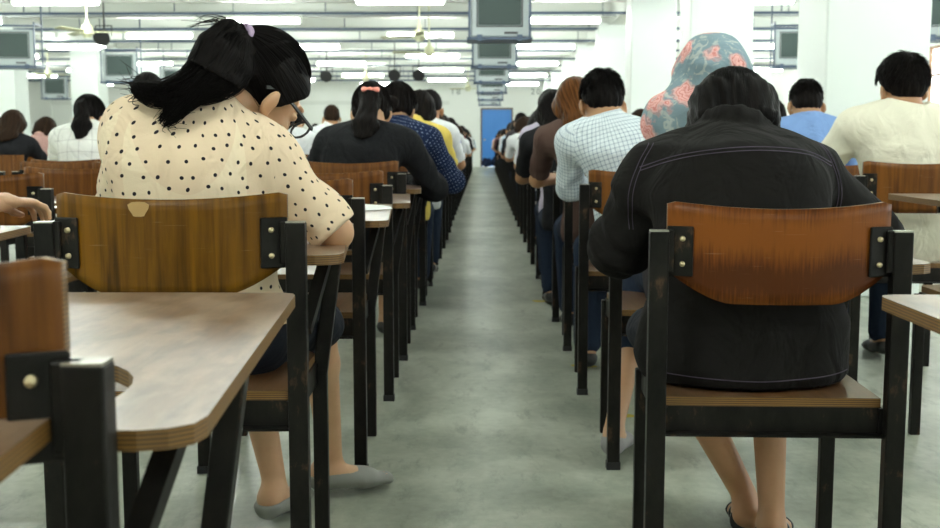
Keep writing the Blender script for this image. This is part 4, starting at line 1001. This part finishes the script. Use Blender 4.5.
row(1.75, [8.2, 11.0, 12.3, 14, 16, 18.5], 'far down the second row on the right', 4)
row(-5.2, [13.5, 15.5], 'far away at the left edge', 5)
row(4.6, [12.5, 14.5], 'far away at the right edge', 6)
# standing invigilator
P = pose(hip=(0,.0,.92), waist=(0,-.01,1.06), chest=(0,-.01,1.26), neck=(0,-.02,1.42), head=(0,.01,1.56), rot=(12,0,0), sh=.19, shz=-.05, eL=(-.26,-.02,1.10), eR=(.26,-.02,1.10), wL=(-.10,.20,1.05), wR=(.10,.22,1.06), kL=(-.10,.02,.50), kR=(.10,.02,.50), aL=(-.10,0,.095), aR=(.10,0,.095))
b = make_body('person', P, M['skin'], .012); b.location = (1.2, 20, 0); b.rotation_euler = (0,0,PI); b.scale = (1.04,)*3; tag(b, 'person in a beige shirt standing far away beyond the right row, facing the camera', 'person')
make_shirt(P, M['c_cream'], b, .012, 'shirt', hemz=.86, sleeve=.8, grow=.02); make_legs(P, M['denim'], b, .014); make_shoes(P, M['shoe_black'], b, .01); make_hair(P, M['hair'], b, .010, 'short')

# ------------------------------------------------------------------ small things
def sheet(x, y, z, rz, w, l, label, group='exam papers on the writing tablets', tilt=0.):
    bm = bmesh.new(); g = bmesh.ops.create_grid(bm, x_segments=6, y_segments=8, size=.5)
    for v in bm.verts: v.co = Vector((v.co.x*w, v.co.y*l, .003*math.sin(v.co.x*5+v.co.y*4)))
    r = bmesh.ops.solidify(bm, geom=bm.faces[:], thickness=.0008)
    o = bm_obj('exam_paper', bm, M['paper']); o.location = (x, y, z); o.rotation_euler = (tilt,0,rz); tag(o, label, 'paper', group); return o
sheet(-.42, 3.70, .7295, .2, .20, .27, 'white exam paper on the empty tablet in front of the polka dot elbow')
sheet(-.36, 6.15, .7295, -.1, .21, .29, 'white exam paper on the tablet of the woman in navy dots')
sheet(-.35, 7.8, .7295, .1, .21, .29, 'white exam paper on the tablet beyond the yellow top')
sheet(-.50, 2.66, .7295, .1, .19, .26, 'white exam paper under the arms of the woman in polka dots')
for x, y, s_, l in ((.12, 40.2, .38, 'nearest the door frame'), (.5, 40.3, .45, 'in the middle of the doorway'), (.9, 40.1, .36, 'right of the doorway'), (1.3, 39.8, .34, 'by the right row')):
    q = [Ell((0,0,s_*.42), (s_*.5,s_*.36,s_*.42), None, .03), Ecap((-.12,0,s_*.8), (.12,0,s_*.8), .02, .02, k=.02)]
    V, Fq = sdf_mesh(q, .03, [cutplane((0,0,.0), (0,0,-1))], folds(.02, 9, 3)); o = link('bag', np_mesh('bag', V, Fq), None, M['navy_bag' if s_ > .37 else 'c_dark_grey']); o.location = (x, y, 0); tag(o, f'dark bag on the floor before the blue door, {l}', 'bag', 'bags by the door')
for i, (x, y, l) in enumerate(((1.35, 3.95, 'under the empty chair at the right'), (1.5, 4.9, 'small and farther, right'), (.47, 3.75, 'at the chair legs left of the black jacket'), (.43,4.6,'farther up the right row'), (.34,6.5,'far up the right row'))):
    bm = bmesh.new(); prism(bm, [(math.cos(a)*.05*(1+.3*math.sin(2*a+i)), math.sin(a)*.035*(1+.2*math.cos(3*a))) for a in np.linspace(0, 2*PI, 13)[:-1]], 0, .0012)
    o = bm_obj('paint_mark', bm, M['yellow']); o.location = (x, y, .0003); tag(o, 'yellow paint mark on the concrete floor, '+l, 'paint mark', 'yellow floor marks')

# ------------------------------------------------------------------ sky, camera, colour
w = bpy.data.worlds.new('sky'); sc.world = w; w.use_nodes = True
bg = w.node_tree.nodes['Background']; bg.inputs['Color'].default_value = (.86, .95, 1.0, 1); bg.inputs['Strength'].default_value = 1.6
cam = bpy.data.cameras.new('camera'); co = bpy.data.objects.new('camera', cam); COL.objects.link(co); sc.camera = co
cam.sensor_width = 36; cam.lens = 1100/940*36; cam.clip_start = .02; cam.clip_end = 200
co.location = (0, 0, .95); co.rotation_euler = (math.radians(90-6.38), 0, math.radians(.68))
cam.dof.use_dof = True; cam.dof.focus_distance = 2.25; cam.dof.aperture_fstop = 8
sc.view_settings.view_transform = 'Standard'; sc.view_settings.look = 'None'; sc.view_settings.exposure = 2.36; sc.view_settings.gamma = 1; sc.view_settings.use_curve_mapping = False
cy = sc.cycles; cy.use_denoising = True; cy.max_bounces = 7; cy.diffuse_bounces = 4; cy.glossy_bounces = 3; cy.use_light_tree = True; cy.caustics_reflective = False; cy.caustics_refractive = False; cy.sample_clamp_indirect = 4
